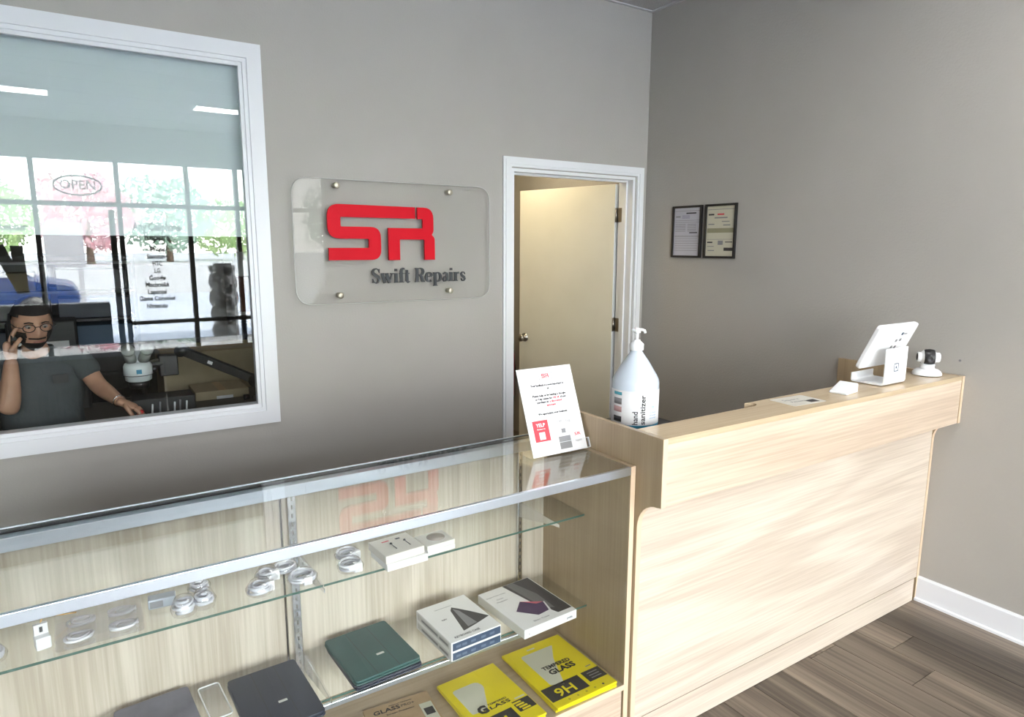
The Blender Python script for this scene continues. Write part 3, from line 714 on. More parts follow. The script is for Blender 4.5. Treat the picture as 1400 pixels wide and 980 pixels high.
for z0, z1, m in ((.115, .125, mat('teal_print', (.05, .30, .38), .5)), (.085, .105, m_mgrey), (.06, .078, mat('rose_print', (.50, .30, .30), .5)), (.028, .046, m_dgrey)):
    MB().lathe([(.0765, z0), (.0767, z0), (.0767, z1), (.0765, z1)], n=6, cap=False, a0=math.radians(196), a1=math.radians(222)).build('print_block', m, lab)
MB().lathe([(.021, .252), (.0225, .254), (.0225, .272), (.019, .276), (.012, .282), (.010, .286), (.0, .286)], n=24).build('pump_collar', m_white, bt)
MB().cyl((0, 0, .284), (0, 0, .318), .0055, 12).lathe([(.004, .306), (.0115, .309), (.0115, .320), (.006, .324), (0, .325)], n=16).tube([(0, 0, .318), (.016, .0, .318), (.024, 0, .315), (.026, 0, .307)], .0045, 10).tube([(0, 0, .318), (-.018, 0, .317)], .0045, 8).build('pump_head', m_white, bt)

# ================================================================== TABLET STAND, CARD READER, CAMERA
ST = thing('tablet_stand', 'white point-of-sale tablet stand tilted toward the staff side of the ledge', 'tablet stand', (-.455, -1.83, 1.063))
o = ST.location
def arcpts(cy, cz, r, a0, a1, n=6): return [(cy + r * math.cos(math.radians(a0 + (a1 - a0) * k / n)), cz + r * math.sin(math.radians(a0 + (a1 - a0) * k / n))) for k in range(n + 1)]
outer = [(-1.764, 1.102)] + arcpts(-1.774, 1.076, .010, 0, -90, 4) + arcpts(-1.885, 1.081, .015, 270, 180, 5) + [(-1.900, 1.212)]
inner = [(-1.770, 1.102)] + arcpts(-1.776, 1.080, .006, 0, -90, 4) + arcpts(-1.884, 1.084, .010, 270, 180, 5) + [(-1.894, 1.212)]
b = MB(o); b.prism(outer + inner[::-1], 'X', -.533, -.377); b.build('stand_body', m_white, ST, bevel=.001)
MB(o).box(-.51, -.40, -1.88, -1.785, 1.0632, 1.066).build('rubber_foot', m_mgrey, ST)
tb_ = bpy.data.objects.new('tablet_holder', None); COL.objects.link(tb_); tb_.parent = ST
tb_.location = Vector((-.447, -1.850, 1.219)) - o
tb_.rotation_euler = (math.radians(24), 0, 0)
MB().prism(rrect(-.142, .142, -.095, .095, .018), 'Y', -.012, .006).build('holder_shell', m_white, tb_, bevel=.004)
MB().prism(rrect(-.112, .112, -.082, .082, .008), 'Y', .0062, .0075).build('screen', m_black, tb_)
for (u, v) in ((.050, .052), (.030, .022), (.058, .024), (.018, -.006), (.046, -.008)):
    MB().prism(rrect(u - .007, u + .007, v - .006, v + .006, .002, 2), 'Y', -.0126, -.0121).build('logo_mark', m_blueband if v > .04 else m_mgrey, tb_)
MB().box(.062, .085, -.0126, -.0121, .049, .053).build('logo_mark', m_mgrey, tb_)
for (a, w) in ((.0165, .0035),):
    q = rrect(-.4555 - a, -.4555 + a, 1.135 - a, 1.135 + a, .005, 3); q2 = rrect(-.4555 - a + w, -.4555 + a - w, 1.135 - a + w, 1.135 + a - w, .003, 3)
    b = MB(o); n = len(q)
    for i in range(n): j = (i + 1) % n; b.prism([q[i], q[j], q2[j], q2[i]], 'Y', -1.9006, -1.9000)
    b.box(-.460, -.451, -1.9006, -1.9, 1.1305, 1.1395)
    b.build('logo_mark', m_blueband, ST)
cr_ = thing('card_reader', 'small white wedge card reader beside the tablet stand', 'card reader', (-.752, -1.868, 1.0632), math.radians(8))
b = MB(); b.prism([(-.048, 0), (.046, 0), (.046, .032), (.036, .036), (-.048, .008)], 'Y', -.033, .033); b.build('reader_body', m_white, cr_, bevel=.003)
MB().box(.0462, .0468, -.022, .022, .012, .016).build('card_slot', m_slot, cr_)
MB().prism(rrect(-.03, .03, -.024, .024, .004), 'Z', -.0001, .0006).build('reader_base', m_mgrey, cr_)
cm = thing('security_camera', 'white pan-tilt camera with black lens face at the wall end', 'security camera', (-.128, -1.862, 1.0632), math.radians(-52))
def oval(rx, ry, z0, z1, rr, n=28): 
    b = MB(); v = []; prof = [(1, z0), (1.0, z0 + (z1 - z0) * .25), (.93, z0 + (z1 - z0) * .6), (.72, z0 + (z1 - z0) * .92), (.45, z1), (0, z1)]
    for k, z in prof:
        for i in range(n): a = 2 * PI * i / n; v.append((rx * k * math.cos(a), ry * k * math.sin(a), z))
    fs = []
    for q in range(len(prof) - 1):
        for i in range(n): j = (i + 1) % n; fs.append((q * n + i, q * n + j, (q + 1) * n + j, (q + 1) * n + i))
    b._add(v, fs, True); return b
oval(.056, .046, .0035, .030, 0).build('camera_base', m_white, cm)
MB().lathe([(.040, 0), (.044, .004)], n=24).build('rubber_ring', m_black, cm)
MB().lathe([(.030, .028), (.026, .038), (.028, .050)], n=24).build('neck', m_white, cm)
MB().ball((0, 0, .078), .035, 28, 18, 1.0, 1, 1).build('camera_head', m_white, cm)
MB().lathe([(.019, -.042), (.021, -.039), (.021, .039), (.019, .042), (.0, .042)], (0, 0, .078), 24, 'X').build('pivot_drum', m_white, cm)
MB().lathe([(.0, -.0435), (.013, -.0432), (.016, -.0422)], (0, 0, .078), 20, 'X').build('drum_cap', m_black, cm)
fb_ = MB(); v = []; n = 14
for i in range(n + 1):
    for j in range(9):
        t = math.radians(-50 + 128 * i / n); s_ = (j / 8 - .5) * .040
        rr = .0368 if abs(j - 4) < 4 else .0352
        v.append((s_, -rr * math.cos(t) * (1 - abs(s_) * 4), .078 + rr * math.sin(t) * (1 - abs(s_) * 4)))
fs = [(i * 9 + j, i * 9 + j + 1, (i + 1) * 9 + j + 1, (i + 1) * 9 + j) for i in range(n) for j in range(8)]
fb_._add(v, fs, True); fb_.build('lens_face', m_black, cm)
MB().lathe([(.0135, -.0355), (.0135, -.040), (.010, -.042), (.008, -.039), (0, -.039)], (0, 0, .074), 20, 'Y').build('lens', m_dgrey, cm)
MB().box(-.012, .012, -.0430, -.0425, .012, .0145).build('print_line', m_mgrey, cm)

# sticker on the ledge
sk = thing('counter_sticker', 'pale rounded sticker with dark print stuck on the ledge', 'sticker', (-1.02, -1.86, 1.0631), math.radians(-4))
MB().prism(rrect(-.085, .085, -.055, .055, .012), 'Z', 0, .0006).build('sticker_sheet', mat('sticker_grey', (.66, .63, .56), .4), sk)
text('lettering', 'Square', m_mgrey, sk, FLAT(-.015, .012, .0007), width=.08, height=.016, depth=.0002)
text('lettering', 'Pay here', m_mgrey, sk, FLAT(-.01, -.015, .0007), width=.07, height=.012, depth=.0002)
MB().box(.02, .065, -.04, -.01, .0006, .0008).build('print_block', m_dgrey, sk)

# ================================================================== GLASS DISPLAY CASE
GX0, GX1 = -3.61, -1.783
gc = thing('display_case', 'long glass display case in light maple with aluminium rails', 'display case', (-2.7, -1.63, 0))
O = gc.location
MB(O).box(GX1 - .018, GX1, -1.850, -1.392, 0, .957).build('side_panel', m_woodZShade, gc, bevel=.0008)
MB(O).box(GX0, GX0 + .018, -1.850, -1.392, 0, .957).build('side_panel', m_woodZShade, gc, bevel=.0008)
MB(O).box(GX1 - .018, GX1, -1.8512, -1.850, 0, .957).build('edge_band', m_woodEdge, gc)
MB(O).box(-2.705, GX1 - .018, -1.410, -1.402, .245, .93).build('back_panel', m_woodBack, gc)
MB(O).box(GX0 + .018, -2.711, -1.407, -1.399, .245, .93).build('back_panel', m_woodBack, gc)
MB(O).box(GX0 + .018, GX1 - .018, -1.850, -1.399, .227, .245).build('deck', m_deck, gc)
MB(O).box(GX0 + .018, GX1 - .018, -1.8508, -1.850, .227, .245).build('deck_edge', m_woodEdge, gc)
MB(O).box(GX0 + .018, GX1 - .022, -1.845, -1.830, .0, .226).build('lower_panel', m_woodX, gc)
MB(O).box(GX0 + .018, GX1 - .0185, -1.842, -1.405, .9485, .9545).build('top_glass', m_cglass, gc)
MB(O).box(GX0 + .018, GX1 - .019, -1.8475, -1.8415, .2455, .935).build('front_glass', m_cglass, gc)
MB(O).box(GX0 + .018, GX1 - .0185, -1.8525, -1.8415, .931, .956).build('front_rail', m_alu, gc, bevel=.001)
MB(O).box(GX0 + .018, GX1 - .0185, -1.8412, -1.834, .940, .9480).build('rail_shadow', m_slot, gc)  # dark strip painting in the recess shadow along the front rail
MB(O).box(GX0 + .018, GX1 - .0185, -1.442, -1.411, .914, .9475).build('back_rail', m_alu, gc, bevel=.001)
MB(O).box(GX0 + .018, GX1 - .0185, -1.4045, -1.399, .93, .9545).build('back_seal', m_slot, gc)
MB(O).box(GX0 + .018, GX1 - .0185, -1.398, -1.392, .93, .957).build('back_trim', m_alu, gc)
for (nm, z, yf) in (('upper_shelf', .738, -1.642), ('lower_shelf', .429, -1.664)):
    for (a, c) in ((GX0 + .03, -2.666), (-2.664, GX1 - .021)):
        sh = MB(O).box(a, c, yf, -1.418, z - .006, z).build('shelf', m_cglass, gc)
        MB(O).box(a, c, yf - .0008, yf - .0002, z - .006, z).build('shelf_edge', m_edge, sh)
MB(O).box(GX0 + .03, -1.97, -1.672, -1.662, .402, .418).build('shelf_edge_glint', m_alu, gc, bevel=.002)  # added bright bar standing in for the reflection along the glass shelf edge
for ux, w in ((-2.680, .0115), (-1.909, .009), (-3.46, .0115)):
    up = MB(O).box(ux - w, ux + w, -1.4225, -1.4105, .2455, .913).build('upright', m_chrome, gc, bevel=.0015)
    b = MB(O); z = .27
    while z < .90: b.box(ux - .002, ux + .002, -1.4229, -1.4226, z, z + .012); z += .025
    b.build('slots', m_slot if ux > -2 else m_steel, up, kind='stuff')
    for z, y in ((.731, -1.655), (.422, -1.672)):
        MB(O).prism([(-1.4233, z - .055), (-1.4233, z), (y, z), (y, z - .010), (y + .03, z - .014), (-1.46, z - .05)], 'X', ux + .012 if ux < -2 else ux - .006, ux + .0145 if ux < -2 else ux - .003).build('bracket', m_chrome, gc)
MB(O).lathe([(.006, -1.4106), (.006, -1.4135), (0, -1.414)], (-1.842, 0, .655), 12, 'Y').build('shelf_pin', m_white, gc)

# ---- card in acrylic holder on the case
ch = thing('acrylic_card_holder', 'clear acrylic holder lying against the notice sheet on the glass case', 'holder', (-1.897, -1.615, .9545))
lean = math.radians(21.5)
t_up = Vector((0, math.sin(lean), math.cos(lean)))
nb = bpy.data.objects.new('holder_back', None)
def leanbox(b, x0, x1, s0, s1, t0, t1, base=(-1.897, -1.635, .9575)):
    n_ = Vector((0, -math.cos(lean), math.sin(lean))); B0 = Vector(base)
    v = [B0 + Vector((x, 0, 0)) + t_up * s + n_ * t for s in (s0, s1) for t in (t1, t0) for x in (x0, x1)]
    b._add(v, [(0, 2, 3, 1), (4, 5, 7, 6), (0, 1, 5, 4), (2, 6, 7, 3), (0, 4, 6, 2), (1, 3, 7, 5)])
    return b
leanbox(MB(ch.location), -.112, .112, .0, .262, -.005, -.002).build('back_plate', m_acry, ch)
b = leanbox(MB(ch.location), .0, .116, .002, .034, .004, .0065); b.build('front_lip', m_acry, ch)
b = leanbox(MB(ch.location), .0, .116, .0015, .0035, -.002, .0068); leanbox(b, .1135, .116, .002, .034, -.001, .0066); leanbox(b, .0, .116, .033, .0345, .0038, .0068); b.build('lip_edge', mat('acrylic_bright_edge', (.62, .64, .66), .2), ch)
MB(ch.location).box(-2.009, -1.785, -1.632, -1.555, .9546, .9575).build('foot_plate', m_acry, ch)
cd = thing('notice_sheet', 'white printed notice sheet with red SR logo in an acrylic holder', 'notice', (-1.897, -1.62, .956))
leanbox(MB(cd.location), -.106, .106, .0008, .279, 0, .0012).build('sheet', m_paper, cd)
def onc(u, s_, t=.0014): 
    n_ = Vector((0, -math.cos(lean), math.sin(lean)))
    p = Vector((-1.897, -1.635, .9575)) + Vector((u, 0, 0)) + t_up * s_ + n_ * t - cd.location
    return MT(p, (1, 0, 0), t_up)
m_rp = m_redprint
for s_, st_, w, m in (('Your feedback is a most important to', .219, .130, m_ink), ('us', .208, .008, m_ink), ('Please help us by leaving a Google', .186, .130, m_ink), ('or Yelp review for', .175, .066, m_ink), ('We appreciate your business', .128, .114, m_ink)):
    text('print_line', s_, m, cd, onc(-.024 if 'or Yelp' in s_ else 0, st_), width=w, height=.0062, bold=.05, depth=.0002, res=1)
text('print_line', '10% off', m_rp, cd, onc(.024, .175), width=.024, height=.0062, bold=.05, depth=.0002, res=1)
text('print_line', 'of your', m_ink, cd, onc(.052, .175), width=.024, height=.0062, bold=.05, depth=.0002, res=1)
text('print_line', 'purchase at', m_ink, cd, onc(-.030, .165), width=.044, height=.0062, bold=.05, depth=.0002, res=1)
text('print_line', 'a discounted', m_rp, cd, onc(.020, .165), width=.048, height=.0062, bold=.05, depth=.0002, res=1)
text('print_line', 'amount', m_rp, cd, onc(0, .154), width=.036, height=.0062, bold=.05, depth=.0002, res=1)
def crect(name, u0, u1, s0, s1, m, t=.0013, t2=.0015): leanbox(MB(cd.location), u0, u1, s0, s1, t, t2).build(name, m, cd)
for q in ((-.026, -.0252, .240, .262), (.0252, .026, .240, .262), (-.026, .026, .240, .2408), (-.026, .026, .2612, .262)): crect('logo_outline', *q, m_ink)
k = .028 / .565
for L_ in (LS, LR):
    b = MB(cd.location); pts = [((x + 1.82) * k - .002, (z - 1.66) * k + .251) for x, z in rpoly(L_, 3)]
    Mx = onc(0, 0, .0016); n = len(pts)
    b.o = Vector((0, 0, 0)); v = [Mx @ Vector((p[0], p[1], h)) for h in (0, .0003) for p in pts]
    b._add(v, [tuple(range(n))[::-1], tuple(range(n, 2 * n))] + [(i, (i + 1) % n, n + (i + 1) % n, n + i) for i in range(n)]); b.build('logo_letter', m_rp, cd)
crect('red_panel', -.086, -.028, .046, .112, m_redprint)
text('print_line', 'YELP', m_paper, cd, onc(-.057, .092, .0016), width=.034, height=.011, bold=.02, depth=.0002)
text('print_line', 'Review Us', m_paper, cd, onc(-.057, .083, .0016), width=.030, height=.004, bold=.02, depth=.0002)
crect('white_panel', -.068, -.046, .052, .075, m_paper, .0015, .0017)
text('print_line', 'Google', m_mgrey, cd, onc(.014, .098), width=.026, height=.008, depth=.0002)
text('print_line', 'Yelp', m_mgrey, cd, onc(.050, .094), width=.022, height=.010, depth=.0002)
crect('picture_panel', .002, .048, .012, .052, m_mgrey); crect('picture_panel', .018, .034, .062, .076, m_mgrey)
text('print_line', 'SR', m_rp, cd, onc(.078, .048), width=.026, height=.009, depth=.0002, bold=.02)
text('print_line', 'Repairs', m_mgrey, cd, onc(.078, .028), width=.024, height=.007, depth=.0002)

# ---- coiled cables on the upper shelf
m_band = mat('white_paper_band', (.88, .88, .88), .6)
def coil(name, x, y, z, r, label, turns=5, tr=.0032, h=.022, band=None, rz=0, ball=False, group='coiled white cables on the upper shelf', wrap=True, sy=1.0):
    t = thing(name, label, 'cable', (x, y, z), rz, group)
    pts = []; N = 20 * turns
    for k_ in range(N + 1):
        a = 2 * PI * k_ / 20; f = k_ / N
        rr = r - .006 + .005 * math.sin(a * .37 + x * 40) + (0 if not ball else -.35 * r * abs(2 * f - 1) ** 2)
        pts.append((rr * math.cos(a), sy * rr * math.sin(a), tr + .001 + (h - 2 * tr) * f + .0015 * math.sin(a * 1.7)))
    MB().tube(pts, tr, 6).build('cable', m_cable, t)
    if band is not None:
        a = math.radians(band); bx_, by_ = (r - .004) * math.cos(a), (r - .004) * math.sin(a) * sy
        MB().box(bx_ - .011, bx_ + .011, by_ - .007, by_ + .007, .0005, h + .001).build('paper_band', m_band, t, bevel=.002)
    b = MB(); b.cyl((-.01, 0, .006), (.012, .004, .006), .0045, 8).box(.012, .020, .001, .007, .003, .008); b.build('plug', m_white, t)
    if wrap:
        MB().lathe([(r + .003, .0008), (r + .006, h * .5), (r * .8, h + .006), (r * .3, h + .010)], (0, 0, 0), 14, cap=False).build('clear_wrap', m_bag, t)
    return t
UZ = .7385
coil('charging_cable', -2.578, -1.600, UZ, .030, 'coiled white cable with paper band beside the white earphone boxes, front one', band=-60, h=.024)
coil('charging_cable', -2.562, -1.530, UZ, .030, 'coiled white cable with paper band beside the white earphone boxes, rear one', band=-40, h=.022)
coil('charging_cable', -2.704, -1.590, UZ, .034, 'large flat cable coil with white paper band at the shelf end', band=-80, h=.02)
coil('charging_cable', -2.728, -1.518, UZ, .028, 'cable coil at the shelf end, behind the large flat coil', band=100, h=.022)
coil('charging_cable', -2.812, -1.595, UZ, .028, 'front left cable coil in the cluster at the shelf end', band=-10, h=.026)
coil('charging_cable', -2.780, -1.535, UZ, .026, 'middle cable coil in the cluster at the shelf end', band=-40, h=.026)
coil('earphone_coil', -2.985, -1.600, UZ, .024, 'round wrapped cable ball nearest the shelf front, beside the grey block', turns=7, h=.036, ball=True, tr=.0036)
coil('earphone_coil', -2.940, -1.590, UZ, .022, 'round wrapped cable ball, rightmost of three', turns=7, h=.036, ball=True, tr=.0036)
coil('earphone_coil', -2.940, -1.515, UZ, .022, 'round wrapped cable ball, rear one of three', turns=7, h=.034, ball=True, tr=.0036)
coil('earphone_coil', -3.352, -1.585, UZ, .024, 'white cable coil cut by the left edge of the photo', h=.024)
# clear tray with four coils
tr_ = thing('clear_bag', 'clear plastic bag holding four coiled white cables', 'bag', (-3.155, -1.56, UZ), 0)
MB().prism(rrect(-.085, .085, -.068, .068, .012), 'Z', 0, .001).build('bag_base', m_bag, tr_)
MB().prism(rrect(-.085, .085, -.068, .068, .012), 'Z', .020, .021).build('bag_top', m_bag, tr_)
for k_, (dx, dy, lb) in enumerate(((-.040, -.035, 'front left'), (.045, -.035, 'front right'), (-.035, .035, 'rear left'), (.045, .035, 'rear right'))):
    coil('bagged_cable', -3.155 + dx, -1.56 + dy, UZ + .001, .029, '%s cable of the four inside the clear bag' % lb, turns=3, h=.014, tr=.003, wrap=False, group='cables in the clear bag', sy=.75)
# wall charger with yellow tag
wc = thing('wall_charger', 'small white cube charger with a cord and orange tag', 'charger', (-3.262, -1.585, UZ), math.radians(12))
MB().box(-.014, .014, -.014, .014, 0, .028).build('charger_body', m_white, wc, bevel=.003)
MB().box(-.013, .013, .004, .013, .028, .052).build('white_card', m_paper, wc, bevel=.001)
MB().box(-.003, .003, .0032, .0038, .034, .046).build('print_block', m_ink, wc)
MB().tube([(0, .01, .05), (.006, .02, .056), (.02, .03, .052), (.05, .04, .040), (.075, .05, .03)], .0012, 6).build('orange_tag', mat('orange_tag', (.75, .42, .12), .5), wc)
gb = thing('grey_accessory_box', 'small translucent grey block left of the wrapped cable balls', 'box', (-3.025, -1.53, UZ), math.radians(-5))
MB().box(-.030, .030, -.016, .016, 0, .024).build('box_body', mat('frosted_grey', (.40, .44, .50), .4), gb, bevel=.003)
MB().box(-.026, .002, -.0165, -.016, .004, .020).build('front_label', m_mgrey, gb)

# ---- boxes
def box_thing(name, label, cat, x, y, z, w, d, h, rz, m, group=None, bev=.0015):
    t = thing(name, label, cat, (x, y, z), math.radians(rz), group)
    MB().box(-w / 2, w / 2, -d / 2, d / 2, 0, h).build('carton', m, t, bevel=bev); return t
e1 = box_thing('earphone_box', 'lower white earphone box of the stack on the upper shelf', 'box', -2.441, -1.612, UZ, .122, .112, .020, 2, m_card, 'white earphone boxes')
e2 = box_thing('earphone_box', 'upper white earphone box printed with two earbuds', 'box', -2.447, -1.606, UZ + .0202, .118, .110, .022, 4, mat('ivory_card', (.70, .67, .60), .5), 'white earphone boxes')
for x in (-.012, .030): MB().tube([(x, -.028, .0224), (x, .004, .0224)], .0013, 6).ball((x, .008, .0226), .004, 8, 6).build('earbud_print', m_dgrey, e2)
MB().box(-.03, -.008, .028, .033, .0221, .0223).build('print_line', m_redprint, e2); MB().box(.012, .026, .026, .034, .0221, .0223).build('print_block', m_dgrey, e2)
c1 = box_thing('charger_box', 'lower small white box under the wireless charger box', 'box', -2.325, -1.602, UZ, .088, .078, .014, 3, m_card, 'wireless charger boxes')
c2 = box_thing('charger_box', 'small white box with a round charger printed on its lid', 'box', -2.326, -1.600, UZ + .0142, .090, .080, .014, 3, mat('ivory_card2', (.72, .70, .64), .5), 'wireless charger boxes')
MB().lathe([(.026, .0141), (.026, .0146), (0, .0146)], (.006, .004, 0), 28).build('disc_print', mat('taupe_print', (.40, .35, .30), .4), c2)
MB().lathe([(.0268, .0141), (.0268, .0143), (.026, .0143)], (.006, .004, 0), 28, cap=False).build('disc_outline', m_mgrey, c2)

LZ = .4295
def keybox(z, label, top):
    t = box_thing('keyboard_case_box', label, 'box', -2.248, -1.592, z, .172, .214, .0292, 2.5, m_card, 'pale tablet accessory cartons')
    MB().box(-.081, .083, -.1078, -.107, .003, .0255).build('blue_label', m_blueband, t, label='slate blue label on the front edge')
    for u in (-.07, -.05, -.02, .015, .045): MB().box(u, u + .016, -.1081, -.1078, .010, .017).build('print_line', mat('pale_blue', (.12, .16, .24), .5), t)
    MB().box(-.0868, -.086, -.098, .096, .006, .024).build('side_print', m_cardgrey, t)
    for u in (-.09, -.03, .02): MB().box(-.0872, -.0868, u, u + .05, .011, .018).build('print_line', m_mgrey, t)
    if top:
        MB().prism([(-.022, -.072), (.0, .045), (.012, .060), (.024, .045), (.050, .008), (.083, -.045), (.030, -.060)], 'Z', .0293, .0296).build('product_print', m_dgrey, t)
        MB().prism([(.0, -.06), (.010, .050), (.022, .030), (.034, -.055)], 'Z', .0297, .0299).build('product_print', m_mgrey, t)
        text('lettering', 'KEY', m_ink, t, FLAT(-.040, .008, .0293), width=.018, height=.006, depth=.0002, bold=.02)
        text('lettering', 'Tablet Case Keyboard', m_mgrey, t, FLAT(-.012, .070, .0293), width=.06, height=.004, depth=.0002)
        text('lettering', 'KEYBOARD CASE', m_dgrey, t, FLAT(-.020, -.092, .0293), width=.085, height=.009, depth=.0002, bold=.02)
    return t
keybox(LZ, 'lower pale tablet keyboard case carton, blue label on its edge', False)
keybox(LZ + .0294, 'upper pale tablet keyboard case carton showing a folded stand', True)
wt = box_thing('tablet_box', 'white tablet case box with dark diagonal and purple tablet picture', 'box', -1.994, -1.588, LZ, .208, .258, .030, 3, m_card)
MB().prism([(-.008, .126), (.100, .126), (.100, -.108), (.045, -.108), (.012, -.01)], 'Z', .0301, .0303).build('dark_panel', m_dgrey, wt)
MB().prism([(.005, .126), (.035, .126), (.060, .02), (.055, -.08), (.030, -.06), (.018, 0)], 'Z', .0304, .0305).build('grey_sweep', mat('sweep_grey', (.12, .12, .125), .35), wt)
MB().prism([(-.062, -.030), (-.018, .012), (.045, -.030), (.030, -.080), (-.015, -.085), (-.045, -.050)], 'Z', .0306, .0308).build('tablet_print', m_purple, wt)
MB().prism([(-.010, .004), (-.018, .012), (.045, -.030), (.020, -.028)], 'Z', .0309, .0310).build('tablet_glow_print', m_pink, wt)
MB().prism([(.030, -.080), (.045, -.030), (.050, -.030), (.036, -.084)], 'Z', .0309, .0310).build('tablet_rim_print', m_paper, wt)
for v_, s_ in ((.085, 'Smart Folio Case'), (.062, 'Case'), (.046, 'Magnetic')): text('lettering', s_, m_mgrey, wt, FLAT(-.060, v_, .0302), width=.010 + .004 * len(s_), height=.006, depth=.0002)
text('lettering', 'Slim Case', m_mgrey, wt, FLAT(-.020, -.108, .0302), width=.06, height=.007, depth=.0002)
text('lettering', 'puka', m_blueband, wt, FRONT(.075, -.1292, .010), width=.022, height=.007, depth=.0002, bold=.02)
text('lettering', 'fit', m_mgrey, wt, FRONT(-.085, -.1292, .010), width=.008, height=.005, depth=.0002)

def folio(name, label, x, y, z, w, d, h, rz, m, folds=True, group='tablet folio cases'):
    t = thing(name, label, 'tablet case', (x, y, z), math.radians(rz), group)
    MB().prism(rrect(-w / 2, w / 2, -d / 2, d / 2, .012), 'Z', 0, h * .45).build('back_shell', m, t, bevel=.003)
    MB().prism(rrect(-w / 2 + .001, w / 2 - .001, -d / 2 + .001, d / 2 - .001, .012), 'Z', h * .52, h).build('front_cover', m, t, bevel=.002)
    MB().box(-w / 2 - .0012, -w / 2 + .004, -d / 2 + .02, d / 2 - .02, h * .1, h * .9).build('spine', m, t, bevel=.002)
    MB().box(-w / 2 + .006, w / 2 - .006, -d / 2 + .006, d / 2 - .006, h * .44, h * .53).build('lining', m_teal, t)
    if folds:
        for u in (-w / 6, w / 6): MB().box(u - .0006, u + .0006, -d / 2 + .004, d / 2 - .004, h - .0004, h + .00015).build('fold_crease', m_slot, t)
        MB().box(-.0, .022, -.038, -.030, h, h + .0008).build('logo_tab', m_silverp, t)
    return t
m_silverp = mat('silver_foil', (.62, .64, .62), .35, .3)
folio('tablet_case', 'navy folio case under the dark green one', -2.508, -1.562, LZ, .198, .238, .014, 2, m_navy)
folio('tablet_case', 'dark green folio tablet case with small silver tab', -2.512, -1.560, LZ + .0150, .196, .236, .014, 3.5, m_green)
folio('tablet_case', 'navy folio tablet case with silver tab, left of the green one', -2.792, -1.598, LZ, .183, .262, .016, 2, m_navy)
gs = folio('tablet_case', 'mottled grey tablet case at the left end of the lower shelf', -3.055, -1.55, LZ, .175, .235, .013, 4, m_greyfab, False)
cp = thing('clear_phone_case', 'clear plastic phone case between the grey and navy tablet cases', 'phone case', (-2.925, -1.52, LZ), math.radians(4))
MB().prism(rrect(-.026, .026, -.075, .075, .010), 'Z', 0, .0015).build('case_back', m_bag, cp)
b = MB(); b.tube([(p[0], p[1], .004) for p in rrect(-.026, .026, -.075, .075, .010)], .002, 6, True); b.build('case_rim', m_white, cp)

# ---- deck: yellow packs and kraft pack
def yellow(x, y, z, w, d, h, rz, label, style, grp):
    t = box_thing('screen_protector_pack', label, 'pack', x, y, z, w, d, h, rz, m_yellow, grp, .001)
    if style is None: return t
    Z = h + .0001
    if style == 'A':
        MB().prism(rpoly([(-.070, -.055, .006), (-.070, .112, .012), (.060, .112, .006), (.02, .05, .01), (-.03, -.075, .005)], 3), 'Z', Z, Z + .0002).build('glass_print', m_silver, t)
        text('lettering', 'TEMPERED', m_ink, t, FLAT(.008, .012, Z + .0003), width=.108, height=.016, bold=.03, depth=.0003)
        text('lettering', 'GLASS', m_ink, t, FLAT(.012, -.018, Z + .0003), width=.100, height=.023, bold=.04, depth=.0003)
        MB().prism([(-.112, -.125), (-.112, -.060), (.030, -.060), (.030, -.125)], 'Z', Z, Z + .0002).build('black_panel', m_ink, t)
        MB().prism([(.044, -.110), (.044, -.060), (.114, -.060), (.114, -.110)], 'Z', Z, Z + .0002).build('black_panel', m_ink, t)
        text('lettering', '9H', m_yellow, t, FLAT(-.045, -.115, Z + .0003), width=.070, height=.036, bold=.015, depth=.0003)
        for k_ in range(3): MB().box(.060, .100, -.075 - .012 * k_, -.071 - .012 * k_, Z + .0002, Z + .0003).build('print_line', m_mgrey, t)
        for k_ in range(5): MB().lathe([(.004, Z), (.004, Z + .0002)], (-.06 + .033 * k_, -.138, 0), 10).build('icon_print', mat('olive_print', (.45, .37, .02), .5) if k_ < 4 else m_dgrey, t)
        MB().box(-.03, .0, .128, .134, Z, Z + .0002).build('print_line', m_silver, t); MB().box(.08, .10, -.044, -.040, Z, Z + .0002).build('print_line', m_mgrey, t)
    else:
        MB().prism(rpoly([(-.080, -.03, .006), (-.080, .092, .012), (.010, .092, .02), (.015, .06, .01), (-.03, -.035, .005)], 3), 'Z', Z, Z + .0002).build('glass_print', m_silver, t)
        text('lettering', 'G', m_ink, t, FLAT(-.045, -.044, Z + .0003), width=.032, height=.030, bold=.06, depth=.0003)
        text('lettering', 'LASS', m_ink, t, FLAT(.012, -.042, Z + .0003), width=.070, height=.013, bold=.02, depth=.0003)
        text('lettering', 'TEMPERED', m_ink, t, FLAT(.010, -.024, Z + .0003), width=.066, height=.007, bold=.01, depth=.0003)
        MB().box(-.085, .030, -.130, -.065, Z, Z + .0002).build('black_panel', m_ink, t)
        MB().box(.042, w / 2 - .002, -.098, -.050, Z, Z + .0002).build('black_panel', m_ink, t)
        text('lettering', '9H', m_yellow, t, FLAT(-.035, -.122, Z + .0003), width=.068, height=.036, bold=.02, depth=.0003)
        for k_ in range(5): MB().box(.042 + .004 * k_, .070 + .004 * k_, -.062 - .011 * k_, -.055 - .011 * k_, Z + .0002, Z + .0004).build('stripe_print', m_yellow, t)
        MB().box(.060, .095, -.044, -.038, Z, Z + .0002).build('print_line', m_silver, t)
        for k_ in range(4): MB().lathe([(.004, Z), (.004, Z + .0002)], (-.05 + .033 * k_, -.136, 0), 10).build('icon_print', m_dgrey, t)
DZ_ = .2454
yellow(-1.938, -1.690, DZ_, .232, .306, .0085, -1.5, 'lower yellow pack under the TEMPERED GLASS pack at the right', None, 'yellow screen protector packs')
yellow(-1.941, -1.692, DZ_ + .0088, .232, .306, .0085, .5, 'yellow TEMPERED GLASS 9H pack with outlined pane, at the right', 'A', 'yellow screen protector packs')
